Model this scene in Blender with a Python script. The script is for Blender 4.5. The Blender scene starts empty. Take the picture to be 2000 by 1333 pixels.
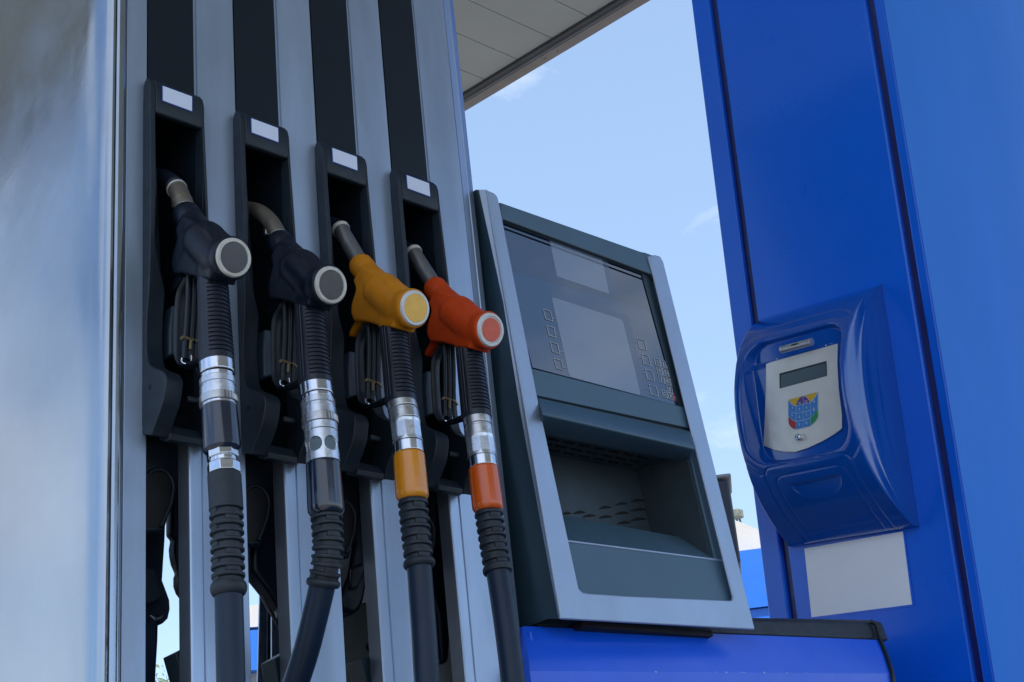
import bpy, bmesh, math, random
from mathutils import Vector, Matrix, noise
random.seed(7)
S = bpy.context.scene
COL = S.collection
R = math.radians
CAMZ = 0.6
# ------------------------------------------------------------------ camera
WX = Matrix(((0.710634, -0.172051, -0.6822), (-0.697406, -0.30024, -0.650754), (-0.092861, 0.938219, -0.33335)))
cam = bpy.data.cameras.new('camera'); camo = bpy.data.objects.new('camera', cam); COL.objects.link(camo)
camo.matrix_world = Matrix.Translation((0, 0, CAMZ)) @ WX.to_4x4()
cam.sensor_width = 36; cam.lens = 50.4; cam.clip_start = .05; cam.clip_end = 3000
S.camera = camo
S.view_settings.view_transform = 'Standard'; S.view_settings.look = 'None'
S.view_settings.gamma = 1; S.view_settings.use_curve_mapping = False
S.view_settings.exposure = 1.12
# ------------------------------------------------------------------ sky
SUN_EL = R(62); SUN_DIR = Vector((-.60, -.80, 0)).normalized()
W = bpy.data.worlds.new('World'); S.world = W; W.use_nodes = True
nt = W.node_tree; nt.nodes.clear()
def N(t, **k):
    n = nt.nodes.new(t)
    for a, b in k.items(): setattr(n, a, b)
    return n
out = N('ShaderNodeOutputWorld'); bg = N('ShaderNodeBackground'); bg.inputs['Strength'].default_value = .12
sky = N('ShaderNodeTexSky', sky_type='NISHITA'); sky.sun_disc = False
sky.sun_elevation = SUN_EL; sky.sun_rotation = math.atan2(SUN_DIR.x, SUN_DIR.y)
sky.air_density = 1.0; sky.dust_density = .7; sky.ozone_density = 3.0; sky.altitude = 0
tc = N('ShaderNodeTexCoord'); mp = N('ShaderNodeMapping'); mp.inputs['Scale'].default_value = (1, 1, 2.2); mp.inputs['Location'].default_value = (3.1, 2.2, .8)
nz = N('ShaderNodeTexNoise'); nz.inputs['Scale'].default_value = 2.6; nz.inputs['Detail'].default_value = 9; nz.inputs['Roughness'].default_value = .58; nz.inputs['Distortion'].default_value = .25
rp = N('ShaderNodeValToRGB'); rp.color_ramp.elements[0].position = .50; rp.color_ramp.elements[1].position = .63
mx = N('ShaderNodeMix', data_type='RGBA'); mx.inputs['B'].default_value = (3.9, 4.3, 5.0, 1)
L = nt.links.new
L(tc.outputs['Generated'], mp.inputs['Vector']); L(mp.outputs[0], nz.inputs['Vector']); 
CLOUD = mp
mm = N('ShaderNodeMath', operation='MULTIPLY'); mm.inputs[1].default_value = .9
haze_mix = N('ShaderNodeMix', data_type='RGBA'); haze_mix.inputs['B'].default_value = (1.95, 2.75, 3.95, 1)
L(sky.outputs[0], haze_mix.inputs['A']); L(haze_mix.outputs['Result'], mx.inputs['A']); L(mx.outputs['Result'], bg.inputs['Color']); L(bg.outputs[0], out.inputs['Surface'])

# more cloud behind and to the left, small wisps in front
sp = N('ShaderNodeSeparateXYZ'); L(tc.outputs['Generated'], sp.inputs[0])
ad = N('ShaderNodeMapRange'); ad.inputs['From Min'].default_value = .35; ad.inputs['From Max'].default_value = -.5; ad.inputs['To Min'].default_value = -.115; ad.inputs['To Max'].default_value = .03
ad2 = N('ShaderNodeMapRange'); ad2.inputs['From Min'].default_value = .10; ad2.inputs['From Max'].default_value = -.35; ad2.inputs['To Min'].default_value = 0; ad2.inputs['To Max'].default_value = .12
L(sp.outputs['Y'], ad.inputs[0]); L(sp.outputs['X'], ad2.inputs[0])
hz = N('ShaderNodeMapRange'); hz.inputs['From Min'].default_value = .2; hz.inputs['From Max'].default_value = 1.1; hz.inputs['To Min'].default_value = .0; hz.inputs['To Max'].default_value = .55
hx = N('ShaderNodeMath', operation='ADD'); L(sp.outputs['X'], hx.inputs[0]); L(sp.outputs['Y'], hx.inputs[1]); L(hx.outputs[0], hz.inputs[0]); L(hz.outputs[0], haze_mix.inputs['Factor'])
s1 = N('ShaderNodeMath', operation='ADD'); s2 = N('ShaderNodeMath', operation='ADD'); L(nz.outputs['Fac'], s1.inputs[0]); L(ad.outputs[0], s1.inputs[1]); L(s1.outputs[0], s2.inputs[0]); L(ad2.outputs[0], s2.inputs[1])
# a broad cloud bank low on the left
vd_ = N('ShaderNodeVectorMath', operation='DOT_PRODUCT'); vd_.inputs[1].default_value = Vector((-.36, .88, .34)).normalized(); L(tc.outputs['Generated'], vd_.inputs[0])
bk_ = N('ShaderNodeMapRange'); bk_.inputs['From Min'].default_value = .90; bk_.inputs['From Max'].default_value = 1.0; bk_.inputs['To Min'].default_value = 0; bk_.inputs['To Max'].default_value = .11; L(vd_.outputs['Value'], bk_.inputs[0])
s3 = N('ShaderNodeMath', operation='ADD'); L(s2.outputs[0], s3.inputs[0]); L(bk_.outputs[0], s3.inputs[1])
vd2 = N('ShaderNodeVectorMath', operation='DOT_PRODUCT'); vd2.inputs[1].default_value = Vector((.66, -.52, .50)).normalized(); L(tc.outputs['Generated'], vd2.inputs[0])
bk2 = N('ShaderNodeMapRange'); bk2.inputs['From Min'].default_value = .88; bk2.inputs['From Max'].default_value = .98; bk2.inputs['To Min'].default_value = 0; bk2.inputs['To Max'].default_value = -.035; L(vd2.outputs['Value'], bk2.inputs[0])
s4 = N('ShaderNodeMath', operation='ADD'); L(s3.outputs[0], s4.inputs[0]); L(bk2.outputs[0], s4.inputs[1])
L(s4.outputs[0], rp.inputs[0])
nw = N('ShaderNodeTexNoise'); nw.inputs['Scale'].default_value = 9; nw.inputs['Detail'].default_value = 10; nw.inputs['Roughness'].default_value = .6; nw.inputs['Distortion'].default_value = .3; L(mp.outputs[0], nw.inputs['Vector'])
rw = N('ShaderNodeValToRGB'); rw.color_ramp.elements[0].position = .60; rw.color_ramp.elements[1].position = .85; L(nw.outputs['Fac'], rw.inputs[0])
mxw = N('ShaderNodeMath', operation='MAXIMUM'); L(rp.outputs[0], mxw.inputs[0]); L(rw.outputs[0], mxw.inputs[1]); L(mxw.outputs[0], mm.inputs[0]); L(mm.outputs[0], mx.inputs['Factor']); pass
# ------------------------------------------------------------------ sun
sl = bpy.data.lights.new('sun', 'SUN'); sl.energy = 3.2; sl.angle = R(.5); sl.color = (1, .95, .88)
so = bpy.data.objects.new('sun', sl); COL.objects.link(so)
sdir = Vector((SUN_DIR.x * math.cos(SUN_EL), SUN_DIR.y * math.cos(SUN_EL), math.sin(SUN_EL)))
so.rotation_euler = sdir.to_track_quat('Z', 'Y').to_euler(); so.location = (0, 0, 30)

# ------------------------------------------------------------------ materials
def lin(c): return tuple(((v / 255) / 12.92 if v / 255 <= .04045 else ((v / 255 + .055) / 1.055) ** 2.4) for v in c)
def mat(name, col, rough=.5, metal=0, coat=0, bump=.0, bscale=60, var=.12, vscale=6, ior=1.5, dirt=0, stretch=(1, 1, 1), rvar=.10, crough=.08, emis=0, dcol=(.02, .02, .02), brushed=0, spec=.5):
    m = bpy.data.materials.new(name); m.use_nodes = True; t = m.node_tree; ns = t.nodes; l = t.links.new
    b = ns['Principled BSDF']; b.inputs['Metallic'].default_value = metal; b.inputs['IOR'].default_value = ior
    b.inputs['Coat Weight'].default_value = coat; b.inputs['Coat Roughness'].default_value = crough
    b.inputs['Specular IOR Level'].default_value = spec
    tc = ns.new('ShaderNodeTexCoord'); mp = ns.new('ShaderNodeMapping'); mp.inputs['Scale'].default_value = stretch
    l(tc.outputs['Object'], mp.inputs[0])
    n1 = ns.new('ShaderNodeTexNoise'); n1.inputs['Scale'].default_value = vscale; n1.inputs['Detail'].default_value = 8; n1.inputs['Roughness'].default_value = .62
    l(mp.outputs[0], n1.inputs['Vector'])
    mr = ns.new('ShaderNodeMapRange'); mr.inputs['From Min'].default_value = .3; mr.inputs['From Max'].default_value = .7
    mr.inputs['To Min'].default_value = 1 - var; mr.inputs['To Max'].default_value = 1 + var
    l(n1.outputs['Fac'], mr.inputs[0])
    mul = ns.new('ShaderNodeMix'); mul.data_type = 'RGBA'; mul.blend_type = 'MULTIPLY'; mul.inputs['Factor'].default_value = 1
    mul.inputs['A'].default_value = (*col, 1); l(mr.outputs[0], mul.inputs['B'])
    last = mul.outputs['Result']
    if dirt:
        n3 = ns.new('ShaderNodeTexNoise'); n3.inputs['Scale'].default_value = vscale * 14; n3.inputs['Detail'].default_value = 4; n3.inputs['Roughness'].default_value = .7
        l(mp.outputs[0], n3.inputs['Vector'])
        r3 = ns.new('ShaderNodeValToRGB'); r3.color_ramp.elements[0].position = .66; r3.color_ramp.elements[1].position = .80
        l(n3.outputs['Fac'], r3.inputs[0])
        m3 = ns.new('ShaderNodeMath'); m3.operation = 'MULTIPLY'; m3.inputs[1].default_value = dirt; l(r3.outputs[0], m3.inputs[0])
        mx = ns.new('ShaderNodeMix'); mx.data_type = 'RGBA'; l(m3.outputs[0], mx.inputs['Factor']); l(last, mx.inputs['A']); mx.inputs['B'].default_value = (*dcol, 1)
        last = mx.outputs['Result']
    l(last, b.inputs['Base Color'])
    n2 = ns.new('ShaderNodeTexNoise'); n2.inputs['Scale'].default_value = vscale * 2.7; n2.inputs['Detail'].default_value = 10; n2.inputs['Roughness'].default_value = .7
    l(mp.outputs[0], n2.inputs['Vector'])
    m2 = ns.new('ShaderNodeMapRange'); m2.inputs['From Min'].default_value = .3; m2.inputs['From Max'].default_value = .7
    m2.inputs['To Min'].default_value = max(.02, rough - rvar); m2.inputs['To Max'].default_value = min(1, rough + rvar)
    l(n2.outputs['Fac'], m2.inputs[0]); l(m2.outputs[0], b.inputs['Roughness'])
    if bump:
        n4 = ns.new('ShaderNodeTexNoise'); n4.inputs['Scale'].default_value = bscale; n4.inputs['Detail'].default_value = 3
        if brushed:
            mb = ns.new('ShaderNodeMapping'); mb.inputs['Scale'].default_value = (1, 1, .03); l(tc.outputs['Object'], mb.inputs[0]); l(mb.outputs[0], n4.inputs['Vector'])
        else: l(mp.outputs[0], n4.inputs['Vector'])
        bp = ns.new('ShaderNodeBump'); bp.inputs['Strength'].default_value = bump; bp.inputs['Distance'].default_value = .002
        l(n4.outputs['Fac'], bp.inputs['Height']); l(bp.outputs[0], b.inputs['Normal'])
    return m
M = {}
M['alu'] = mat('silver_anodised_aluminium', (.36, .455, .60), .36, .65, bump=.03, bscale=500, var=.22, vscale=7, dirt=.4, dcol=(.12, .14, .17), stretch=(1, 1, .16))
M['alu_side'] = mat('silver_painted_side_sheet', (.34, .39, .44), .16, .85, coat=.2, bump=.04, bscale=160, var=.14, vscale=2.2, dirt=.15, dcol=(.2, .23, .26), crough=.12)
M['rail_shade'] = mat('shaded_rail_side', (.09, .11, .14), .5, .3)  # darker copy of the rail metal, its side shade put into the colour
M['blackglass'] = mat('dark_glass_panel', (.004, .011, .020), .3, 0, var=.05, rvar=.03, spec=.35)
M['black'] = mat('black_moulded_plastic', (.004, .012, .022), .5, 0, bump=.05, bscale=900, var=.2, vscale=14, dirt=.18, dcol=(.05, .055, .06), rvar=.1)
M['rubber'] = mat('black_rubber', (.005, .010, .022), .42, 0, bump=.03, bscale=700, var=.25, vscale=20, dirt=.1, dcol=(.04, .045, .05))
M['rubberbody'] = mat('black_nozzle_cover', (.002, .006, .016), .40, 0, spec=.3, var=.3, vscale=18, bump=.05, bscale=220, rvar=.1)
M['hose'] = mat('dark_fuel_hose', (.004, .016, .040), .40, 0, spec=.35, bump=.03, bscale=500, var=.2, vscale=12, stretch=(1, 1, .2), dirt=.12, dcol=(.05, .055, .06))
M['greyrubber'] = mat('dark_grey_ribbed_rubber', (.011, .019, .030), .55, 0, bump=.04, bscale=600, var=.2, vscale=20)
M['yellow'] = mat('yellow_orange_rubber', (.50, .18, .003), .5, 0, spec=.25, bump=.05, bscale=240, var=.28, vscale=16, dirt=.35, dcol=(.12, .05, .01))
M['orange'] = mat('red_orange_rubber', (.48, .045, .001), .5, 0, spec=.25, bump=.05, bscale=240, var=.22, vscale=16, dirt=.3, dcol=(.10, .02, .008))
M['yellowgloss'] = mat('glossy_yellow_sleeve', (.66, .24, .005), .22, 0, coat=.6, var=.06, vscale=10)
M['orangegloss'] = mat('glossy_orange_sleeve', (.62, .095, .003), .22, 0, coat=.6, var=.06, vscale=10)
M['blackgloss'] = mat('glossy_black_sleeve', (.002, .010, .030), .16, 0, coat=.5, var=.1, vscale=10, spec=.7)
M['chrome'] = mat('worn_chrome', (.62, .66, .72), .16, 1, var=.1, vscale=30, dirt=.3, dcol=(.25, .22, .2), rvar=.1)
M['steel'] = mat('worn_steel', (.50, .51, .52), .32, .95, bump=.06, bscale=300, var=.2, vscale=30, dirt=.5, dcol=(.13, .12, .10))
M['aluswivel'] = mat('brushed_aluminium_swivel', (.60, .64, .70), .3, .9, bump=.05, bscale=300, var=.2, vscale=35, dirt=.5, dcol=(.2, .2, .2))
M['spout'] = mat('scuffed_metal_spout', (.23, .24, .25), .4, .8, bump=.08, bscale=120, var=.25, vscale=40, dirt=.4, dcol=(.10, .09, .07), stretch=(1, 1, .4))
M['spoutworn'] = mat('worn_brownish_spout', (.19, .17, .14), .5, .6, bump=.1, bscale=120, var=.35, vscale=30, dirt=.5, dcol=(.07, .06, .05), stretch=(1, 1, .4))
M['ring'] = mat('off_white_ring', (.50, .50, .46), .35, .1, var=.2, vscale=60, dirt=.7, dcol=(.05, .05, .05))
M['ringclean'] = mat('white_grey_ring', (.60, .62, .64), .3, .1, var=.06, vscale=40, dirt=.15, dcol=(.2, .2, .2))
M['capblack'] = mat('slate_cap_disc', (.022, .030, .050), .16, .1, var=.2, vscale=60, spec=.8)
M['capyellow'] = mat('yellow_cap_disc', (.80, .47, .07), .3, 0, var=.1, vscale=50, coat=.3)
M['capred'] = mat('red_cap_disc', (.62, .085, .045), .3, 0, var=.1, vscale=50, coat=.3)
M['gold'] = mat('brass_latch', (.24, .19, .10), .4, .5, var=.2, vscale=60)
M['label'] = mat('white_label', (.66, .74, .90), .35, 0, var=.05)
M['labeledge'] = mat('blue_label_edge', (.02, .06, .30), .4, 0)
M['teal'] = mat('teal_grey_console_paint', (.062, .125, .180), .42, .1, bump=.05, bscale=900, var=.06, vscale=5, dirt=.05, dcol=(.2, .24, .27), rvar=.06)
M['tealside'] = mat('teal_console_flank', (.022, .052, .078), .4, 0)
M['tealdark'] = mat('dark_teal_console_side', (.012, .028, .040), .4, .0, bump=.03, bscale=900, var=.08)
M['silver'] = mat('silver_console_frame', (.36, .455, .60), .42, .5, bump=.03, bscale=500, var=.08, vscale=5, dirt=.4, dcol=(.14, .17, .20), stretch=(1, 1, .5))
M['glass'] = mat('console_screen_glass', (.004, .026, .062), .05, 0, var=.15, vscale=3, ior=2.0, rvar=.02, spec=.6)
M['glassdark'] = mat('console_screen_dark_band', (.005, .010, .022), .05, 0, var=.1, vscale=3, ior=2.0, rvar=.02, spec=.6)
M['display'] = mat('grey_display', (.20, .25, .33), .06, 0, var=.06, vscale=6, ior=1.6, rvar=.02, spec=.6)
M['dispedge'] = mat('display_border', (.085, .12, .18), .06, 0, var=.06, vscale=6, ior=1.6, rvar=.02, spec=.6)
M['line'] = mat('pale_key_outline', (.50, .55, .62), .5, 0, var=.05)
M['redkey'] = mat('red_key', (.42, .03, .05), .4, 0, var=.05)
M['cavity'] = mat('cavity_grey_metal', (.055, .080, .100), .45, .3, bump=.05, bscale=300, var=.2, vscale=9)
M['riblit'] = mat('lit_holder_rib', (.035, .060, .095), .5, 0)  # lighter slate: light caught by the holder's inner rib, put into the colour
M['void'] = mat('dark_gap', (.004, .005, .007), .7, 0)
M['blue'] = mat('blue_gloss_paint', (.001, .125, .74), .30, 0, coat=.25, spec=.3, bump=.02, bscale=700, var=.05, vscale=3, crough=.15, rvar=.05)
M['bluelit'] = mat('sky_lit_blue_sheet', (.006, .20, .80), .5, 0, coat=.0, spec=.3, var=.10, vscale=1.6, crough=.25, rvar=.05, stretch=(1, 1, .3))  # column blue, with this face's sky reflection put into a lighter base
M['bluecab'] = mat('violet_blue_cabinet_paint', (.004, .11, .85), .36, 0, coat=.3, bump=.03, bscale=700, var=.06, vscale=5, crough=.2, dirt=.05, dcol=(.3, .36, .5))
M['bluegroove'] = mat('dark_blue_groove', (.003, .010, .12), .4, 0)
M['blueterm'] = mat('dark_blue_terminal_plastic', (.001, .082, .44), .13, 0, coat=.6, bump=.02, bscale=500, var=.06, vscale=5, crough=.06, rvar=.04)
M['plate'] = mat('brushed_steel_faceplate', (.70, .69, .66), .38, .45, bump=.02, bscale=300, var=.06, vscale=14, dirt=.08, dcol=(.25, .2, .18))
M['lcd'] = mat('grey_green_lcd', (.085, .125, .150), .2, 0, var=.1, vscale=20)
M['white'] = mat('white_notice', (.82, .86, .92), .45, 0, var=.03)
M['canopy'] = mat('cream_canopy_panel', (.56, .55, .46), .5, 0, var=.04, vscale=2)
M['canopyjoint'] = mat('canopy_joint', (.10, .10, .09), .7, 0)
M['gutter'] = mat('grey_gutter', (.12, .12, .115), .4, .2)
M['fascia'] = mat('beige_fascia', (.36, .30, .24), .5, 0)
M['concrete'] = mat('pale_concrete', (.17, .175, .18), .85, 0, bump=.3, bscale=60, var=.15, vscale=1.5, dirt=.3, dcol=(.12, .12, .11))
M['greenplate'] = mat('mossy_cement_plate', (.16, .18, .155), .85, 0, bump=.4, bscale=160, var=.3, vscale=18, dirt=.5, dcol=(.08, .09, .06))
M['bgwhite'] = mat('white_render', (.50, .49, .47), .7, 0, var=.05)
M['bgblue'] = mat('bright_blue_fascia', (.015, .14, .60), .4, 0, var=.04)
M['bggrey'] = mat('grey_sheet', (.07, .08, .095), .5, 0, var=.08)
M['leaf'] = mat('tree_leaves', (.06, .10, .03), .6, 0, var=.4, vscale=1)
M['bark'] = mat('tree_bark', (.10, .075, .05), .9, 0, bump=.5, bscale=20, var=.3)
for k, c in {'kyellow': (.62, .40, .02), 'kblue': (.03, .22, .62), 'kpurple': (.10, .03, .25), 'kred': (.40, .02, .03), 'kgreen': (.01, .26, .09), 'kwhite': (.6, .68, .75), 'kdigit': (.35, .55, .8)}.items():
    M[k] = mat('keypad_' + k[1:], c, .4, 0, var=.05)

# ------------------------------------------------------------------ frames
class Fr:
    def __init__(s, O, rows):
        s.O = Vector(O) + Vector((0, 0, CAMZ)); s.R = [Vector(r).normalized() for r in rows]
        m = Matrix(rows).transposed().to_4x4(); m.translation = s.O; s.M = m; s.I = m.inverted()
        s.cam = s.I @ Vector((0, 0, CAMZ))
    def at(s, x, y, ax, val):           # point of this frame seen at picture point x, y on its plane ax = val
        d = WX @ Vector((x - 1000, 666.5 - y, -2800)); d = s.M.to_3x3().inverted() @ d
        t = (val - s.cam[ax]) / d[ax]; return s.cam + d * t
P = Fr((0.9277, 1.5319, 0.6607), ((0.998394, -0.026701, -0.049963), (0.023237, 0.997369, -0.068667), (0.051665, 0.067396, 0.996388)))
C = Fr((1.5538, 1.4385, 0.3116), ((0.9999, -0.0017, -0.0133), (0.0002, 0.9934, -0.1145), (0.0134, 0.1145, 0.9933)))
T = Fr((2.7093, 1.4636, 0.2718), ((0.99805, 0.031512, 0.053883), (-0.03503, 0.997229, 0.065636), (-0.051665, -0.067396, 0.996388)))
G = Fr((0, 0, -CAMZ), ((1, 0, 0), (0, 1, 0), (0, 0, 1)))

# ------------------------------------------------------------------ mesh helpers
def tag(o, label=None, cat=None, group=None, kind=None):
    if label: o['label'] = label
    if cat: o['category'] = cat
    if group: o['group'] = group
    if kind: o['kind'] = kind
    return o
def thing(name, Mw, label, cat, group=None):
    o = bpy.data.objects.new(name, None); COL.objects.link(o); o.empty_display_size = .05; o.matrix_world = Mw
    return tag(o, label, cat, group)
def obj(name, bm, m, Mw=Matrix(), parent=None, bevel=0, smooth=38, seg=2, mats=None):
    bmesh.ops.recalc_face_normals(bm, faces=bm.faces)
    me = bpy.data.meshes.new(name); bm.to_mesh(me); bm.free()
    for k in ([m] if mats is None else mats): me.materials.append(M[k])
    me.shade_smooth()
    me.set_sharp_from_angle(angle=R(smooth))
    o = bpy.data.objects.new(name, me); COL.objects.link(o)
    if parent is not None:
        o.parent = parent; o.matrix_parent_inverse = Matrix()
        pm = parent.matrix_basis if parent.parent is None else parent.parent.matrix_basis @ parent.matrix_basis
        o.matrix_basis = pm.inverted() @ Mw
    else: o.matrix_basis = Mw
    if bevel:
        b = o.modifiers.new('b', 'BEVEL'); b.width = bevel; b.segments = seg; b.limit_method = 'ANGLE'; b.angle_limit = R(35); b.use_clamp_overlap = True
    return o
def B(): return bmesh.new()
def prism(bm, pts, vec, mi=0):
    vec = Vector(vec); a = [bm.verts.new(Vector(p)) for p in pts]; b = [bm.verts.new(Vector(p) + vec) for p in pts]
    n = len(a); fs = [bm.faces.new(a), bm.faces.new(b[::-1])]
    for i in range(n): fs.append(bm.faces.new((a[i], b[i], b[(i + 1) % n], a[(i + 1) % n])))
    for f in fs: f.material_index = mi
    return fs
def box(bm, x0, x1, y0, y1, z0, z1, mi=0):
    return prism(bm, [(x0, y0, z0), (x1, y0, z0), (x1, y1, z0), (x0, y1, z0)], (0, 0, z1 - z0), mi)
def cat(pts, n=8):
    pts = [Vector(p) for p in pts]; q = [pts[0] * 2 - pts[1]] + pts + [pts[-1] * 2 - pts[-2]]; o = []
    for i in range(1, len(q) - 2):
        for k in range(n):
            t = k / n; a, b, c, d = q[i - 1:i + 3]
            o.append(.5 * ((2 * b) + (c - a) * t + (2 * a - 5 * b + 4 * c - d) * t * t + (3 * b - a - 3 * c + d) * t ** 3))
    return o + [pts[-1]]
def sweep(bm, path, rad, seg=32, caps=True, ref=(1, 0, 0), mi=0, squash=1):
    path = [Vector(p) for p in path]; rings = []; n = len(path); ref = Vector(ref)
    tan = None
    for i, p in enumerate(path):
        t = (path[min(i + 1, n - 1)] - path[max(i - 1, 0)])
        if t.length > 1e-7: tan = t.normalized()
        t = tan if tan else Vector((0, 0, -1))
        e1 = (ref - t * ref.dot(t)).normalized(); e2 = t.cross(e1)
        rr = []
        for k in range(seg):
            th = 2 * math.pi * k / seg
            r = rad(i, th) if callable(rad) else (rad[i] if isinstance(rad, (list, tuple)) else rad)
            rr.append(bm.verts.new(p + e1 * (r * math.cos(th)) + e2 * (r * math.sin(th) * squash)))
        rings.append(rr)
    fs = []
    for a, b in zip(rings, rings[1:]):
        for k in range(seg): fs.append(bm.faces.new((a[k], a[(k + 1) % seg], b[(k + 1) % seg], b[k])))
    if caps: fs.append(bm.faces.new(rings[0][::-1])); fs.append(bm.faces.new(rings[-1]))
    for f in fs: f.material_index = mi
    return rings
def capsule(bm, a, b, ra, rb, seg=24):
    a = Vector(a); b = Vector(b); d = (b - a).normalized(); path = []; rad = []
    for k in range(1, 7):
        t = math.pi / 2 * (1 - k / 6); path.append(a - d * ra * math.sin(t)); rad.append(max(.0004, ra * math.cos(t)))
    for k in range(0, 6):
        t = math.pi / 2 * k / 6; path.append(b + d * rb * math.sin(t)); rad.append(max(.0004, rb * math.cos(t)))
    ref = (1, 0, 0) if abs(d.x) < .9 else (0, 1, 0)
    sweep(bm, path, rad, seg, ref=ref)
def lathe(bm, a, b, prof, seg=40, mi=0, fn=None):
    a = Vector(a); b = Vector(b); L_ = (b - a).length; d = (b - a) / L_
    ref = Vector((1, 0, 0)) if abs(d.x) < .9 else Vector((0, 0, 1))
    e1 = (ref - d * ref.dot(d)).normalized(); e2 = d.cross(e1); rings = []
    for s, r in prof:
        rings.append([bm.verts.new(a + d * (s * L_) + (e1 * math.cos(2 * math.pi * k / seg) + e2 * math.sin(2 * math.pi * k / seg)) * (fn(s, 2 * math.pi * k / seg, r) if fn else r)) for k in range(seg)])
    fs = []
    for p, q in zip(rings, rings[1:]):
        for k in range(seg): fs.append(bm.faces.new((p[k], p[(k + 1) % seg], q[(k + 1) % seg], q[k])))
    fs.append(bm.faces.new(rings[0][::-1])); fs.append(bm.faces.new(rings[-1]))
    for f in fs: f.material_index = mi
def strip(bm, pts, y0, y1):     # vertical sheet: polyline (x, y) extruded along z from y0 to y1
    pass
def text_mesh(bm, s, size, M4, mi=0, depth=.0004):
    cu = bpy.data.curves.new('t', 'FONT'); cu.body = s; cu.size = size; cu.extrude = depth; cu.align_x = 'CENTER'; cu.align_y = 'CENTER'
    o = bpy.data.objects.new('t', cu); COL.objects.link(o); dg = bpy.context.evaluated_depsgraph_get(); dg.update()
    me = bpy.data.meshes.new_from_object(o.evaluated_get(dg)); n0 = len(bm.faces); v0 = len(bm.verts)
    bm.from_mesh(me); bm.verts.ensure_lookup_table(); bm.faces.ensure_lookup_table()
    for v in bm.verts[v0:]: v.co = M4 @ v.co
    for f in bm.faces[n0:]: f.material_index = mi
    bpy.data.objects.remove(o); bpy.data.meshes.remove(me); bpy.data.curves.remove(cu)
def rnd(pts, r, n=5):           # round the corners of a closed 3D polygon
    pts = [Vector(p) for p in pts]; o = []
    for i, p in enumerate(pts):
        a = pts[i - 1]; b = pts[(i + 1) % len(pts)]; ri = r[i] if isinstance(r, (list, tuple)) else r
        if ri <= 0: o.append(p); continue
        u = (a - p).normalized(); v = (b - p).normalized(); ri = min(ri, (a - p).length * .45, (b - p).length * .45)
        s = p + u * ri; e = p + v * ri
        for k in range(n + 1):
            t = k / n; o.append(s * (1 - t) ** 2 + p * 2 * t * (1 - t) + e * t * t)
    return o

# ================================================================== SETTING
bm = B(); box(bm, -400, 400, -400, 400, -.3, 0); tag(obj('ground', bm, 'concrete'), kind='structure')
bm = B()
prism(bm, rnd([(-.3, 1.2, .004), (3.6, 1.2, .004), (3.6, 2.6, .004), (-.3, 2.6, .004)], .12), (0, 0, .13))
tag(obj('pump_island', bm, 'concrete', bevel=.01), kind='structure')

# canopy ------------------------------------------------------------
CZ = 3.4 + CAMZ
can = thing('canopy', Matrix.Translation((2, 2, CZ)), 'cream panelled forecourt canopy overhead with grey gutter along its edge', 'canopy')
X0, X1, Y0, Y1 = -.62, 4.29, -6.0, 10.0
bm = B(); box(bm, X0, X1, Y0, Y1, CZ + .012, CZ + .3); obj('roof_slab', bm, 'canopyjoint', parent=can)
yj = 3.872 - .2205 * 45; n = 0
bm = B()
while yj < Y1 - .25:
    if yj > Y0 + .05: box(bm, X0 + .05, X1 - .012, yj + .0018, yj + .2205 - .0018, CZ, CZ + .008)
    yj += .2205
obj('ceiling_panel', bm, 'canopy', parent=can, bevel=.0012, seg=1)
for sgn, xe in ((1, X1), (-1, X0)):
    bm = B(); path = [(xe + sgn * .018, Y0, CZ - .004), (xe + sgn * .018, Y1, CZ - .004)]
    sweep(bm, path, .02, 20, ref=(0, 0, 1)); obj('gutter', bm, 'gutter', parent=can)
    bm = B(); xa, xb = sorted((xe + sgn * .045, xe + sgn * .105)); box(bm, xa, xb, Y0, Y1, CZ - .012, CZ + .42)
    for yy in (3.70, 3.78, 1.5, 1.58): sweep(bm, [(xe + sgn * .075, yy, CZ - .0125), (xe + sgn * .075, yy, CZ - .016)], .005, 12)
    obj('fascia', bm, 'fascia', parent=can, bevel=.004)

# ================================================================== FUEL DISPENSER
DM = P.M.copy(); base = P.M @ Vector((.3, .25, -1.12))
disp = thing('fuel_dispenser', Matrix.Translation(base) @ P.M.to_3x3().to_4x4(), 'silver and black fuel dispenser with four nozzles in black holders and a sloped screen console', 'fuel pump')
ZB, ZT = -1.05, 1.35
def profz(bm, pts, z0, z1, mi=0): prism(bm, [(x, y, z0) for x, y in pts], (0, 0, z1 - z0), mi)
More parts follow.
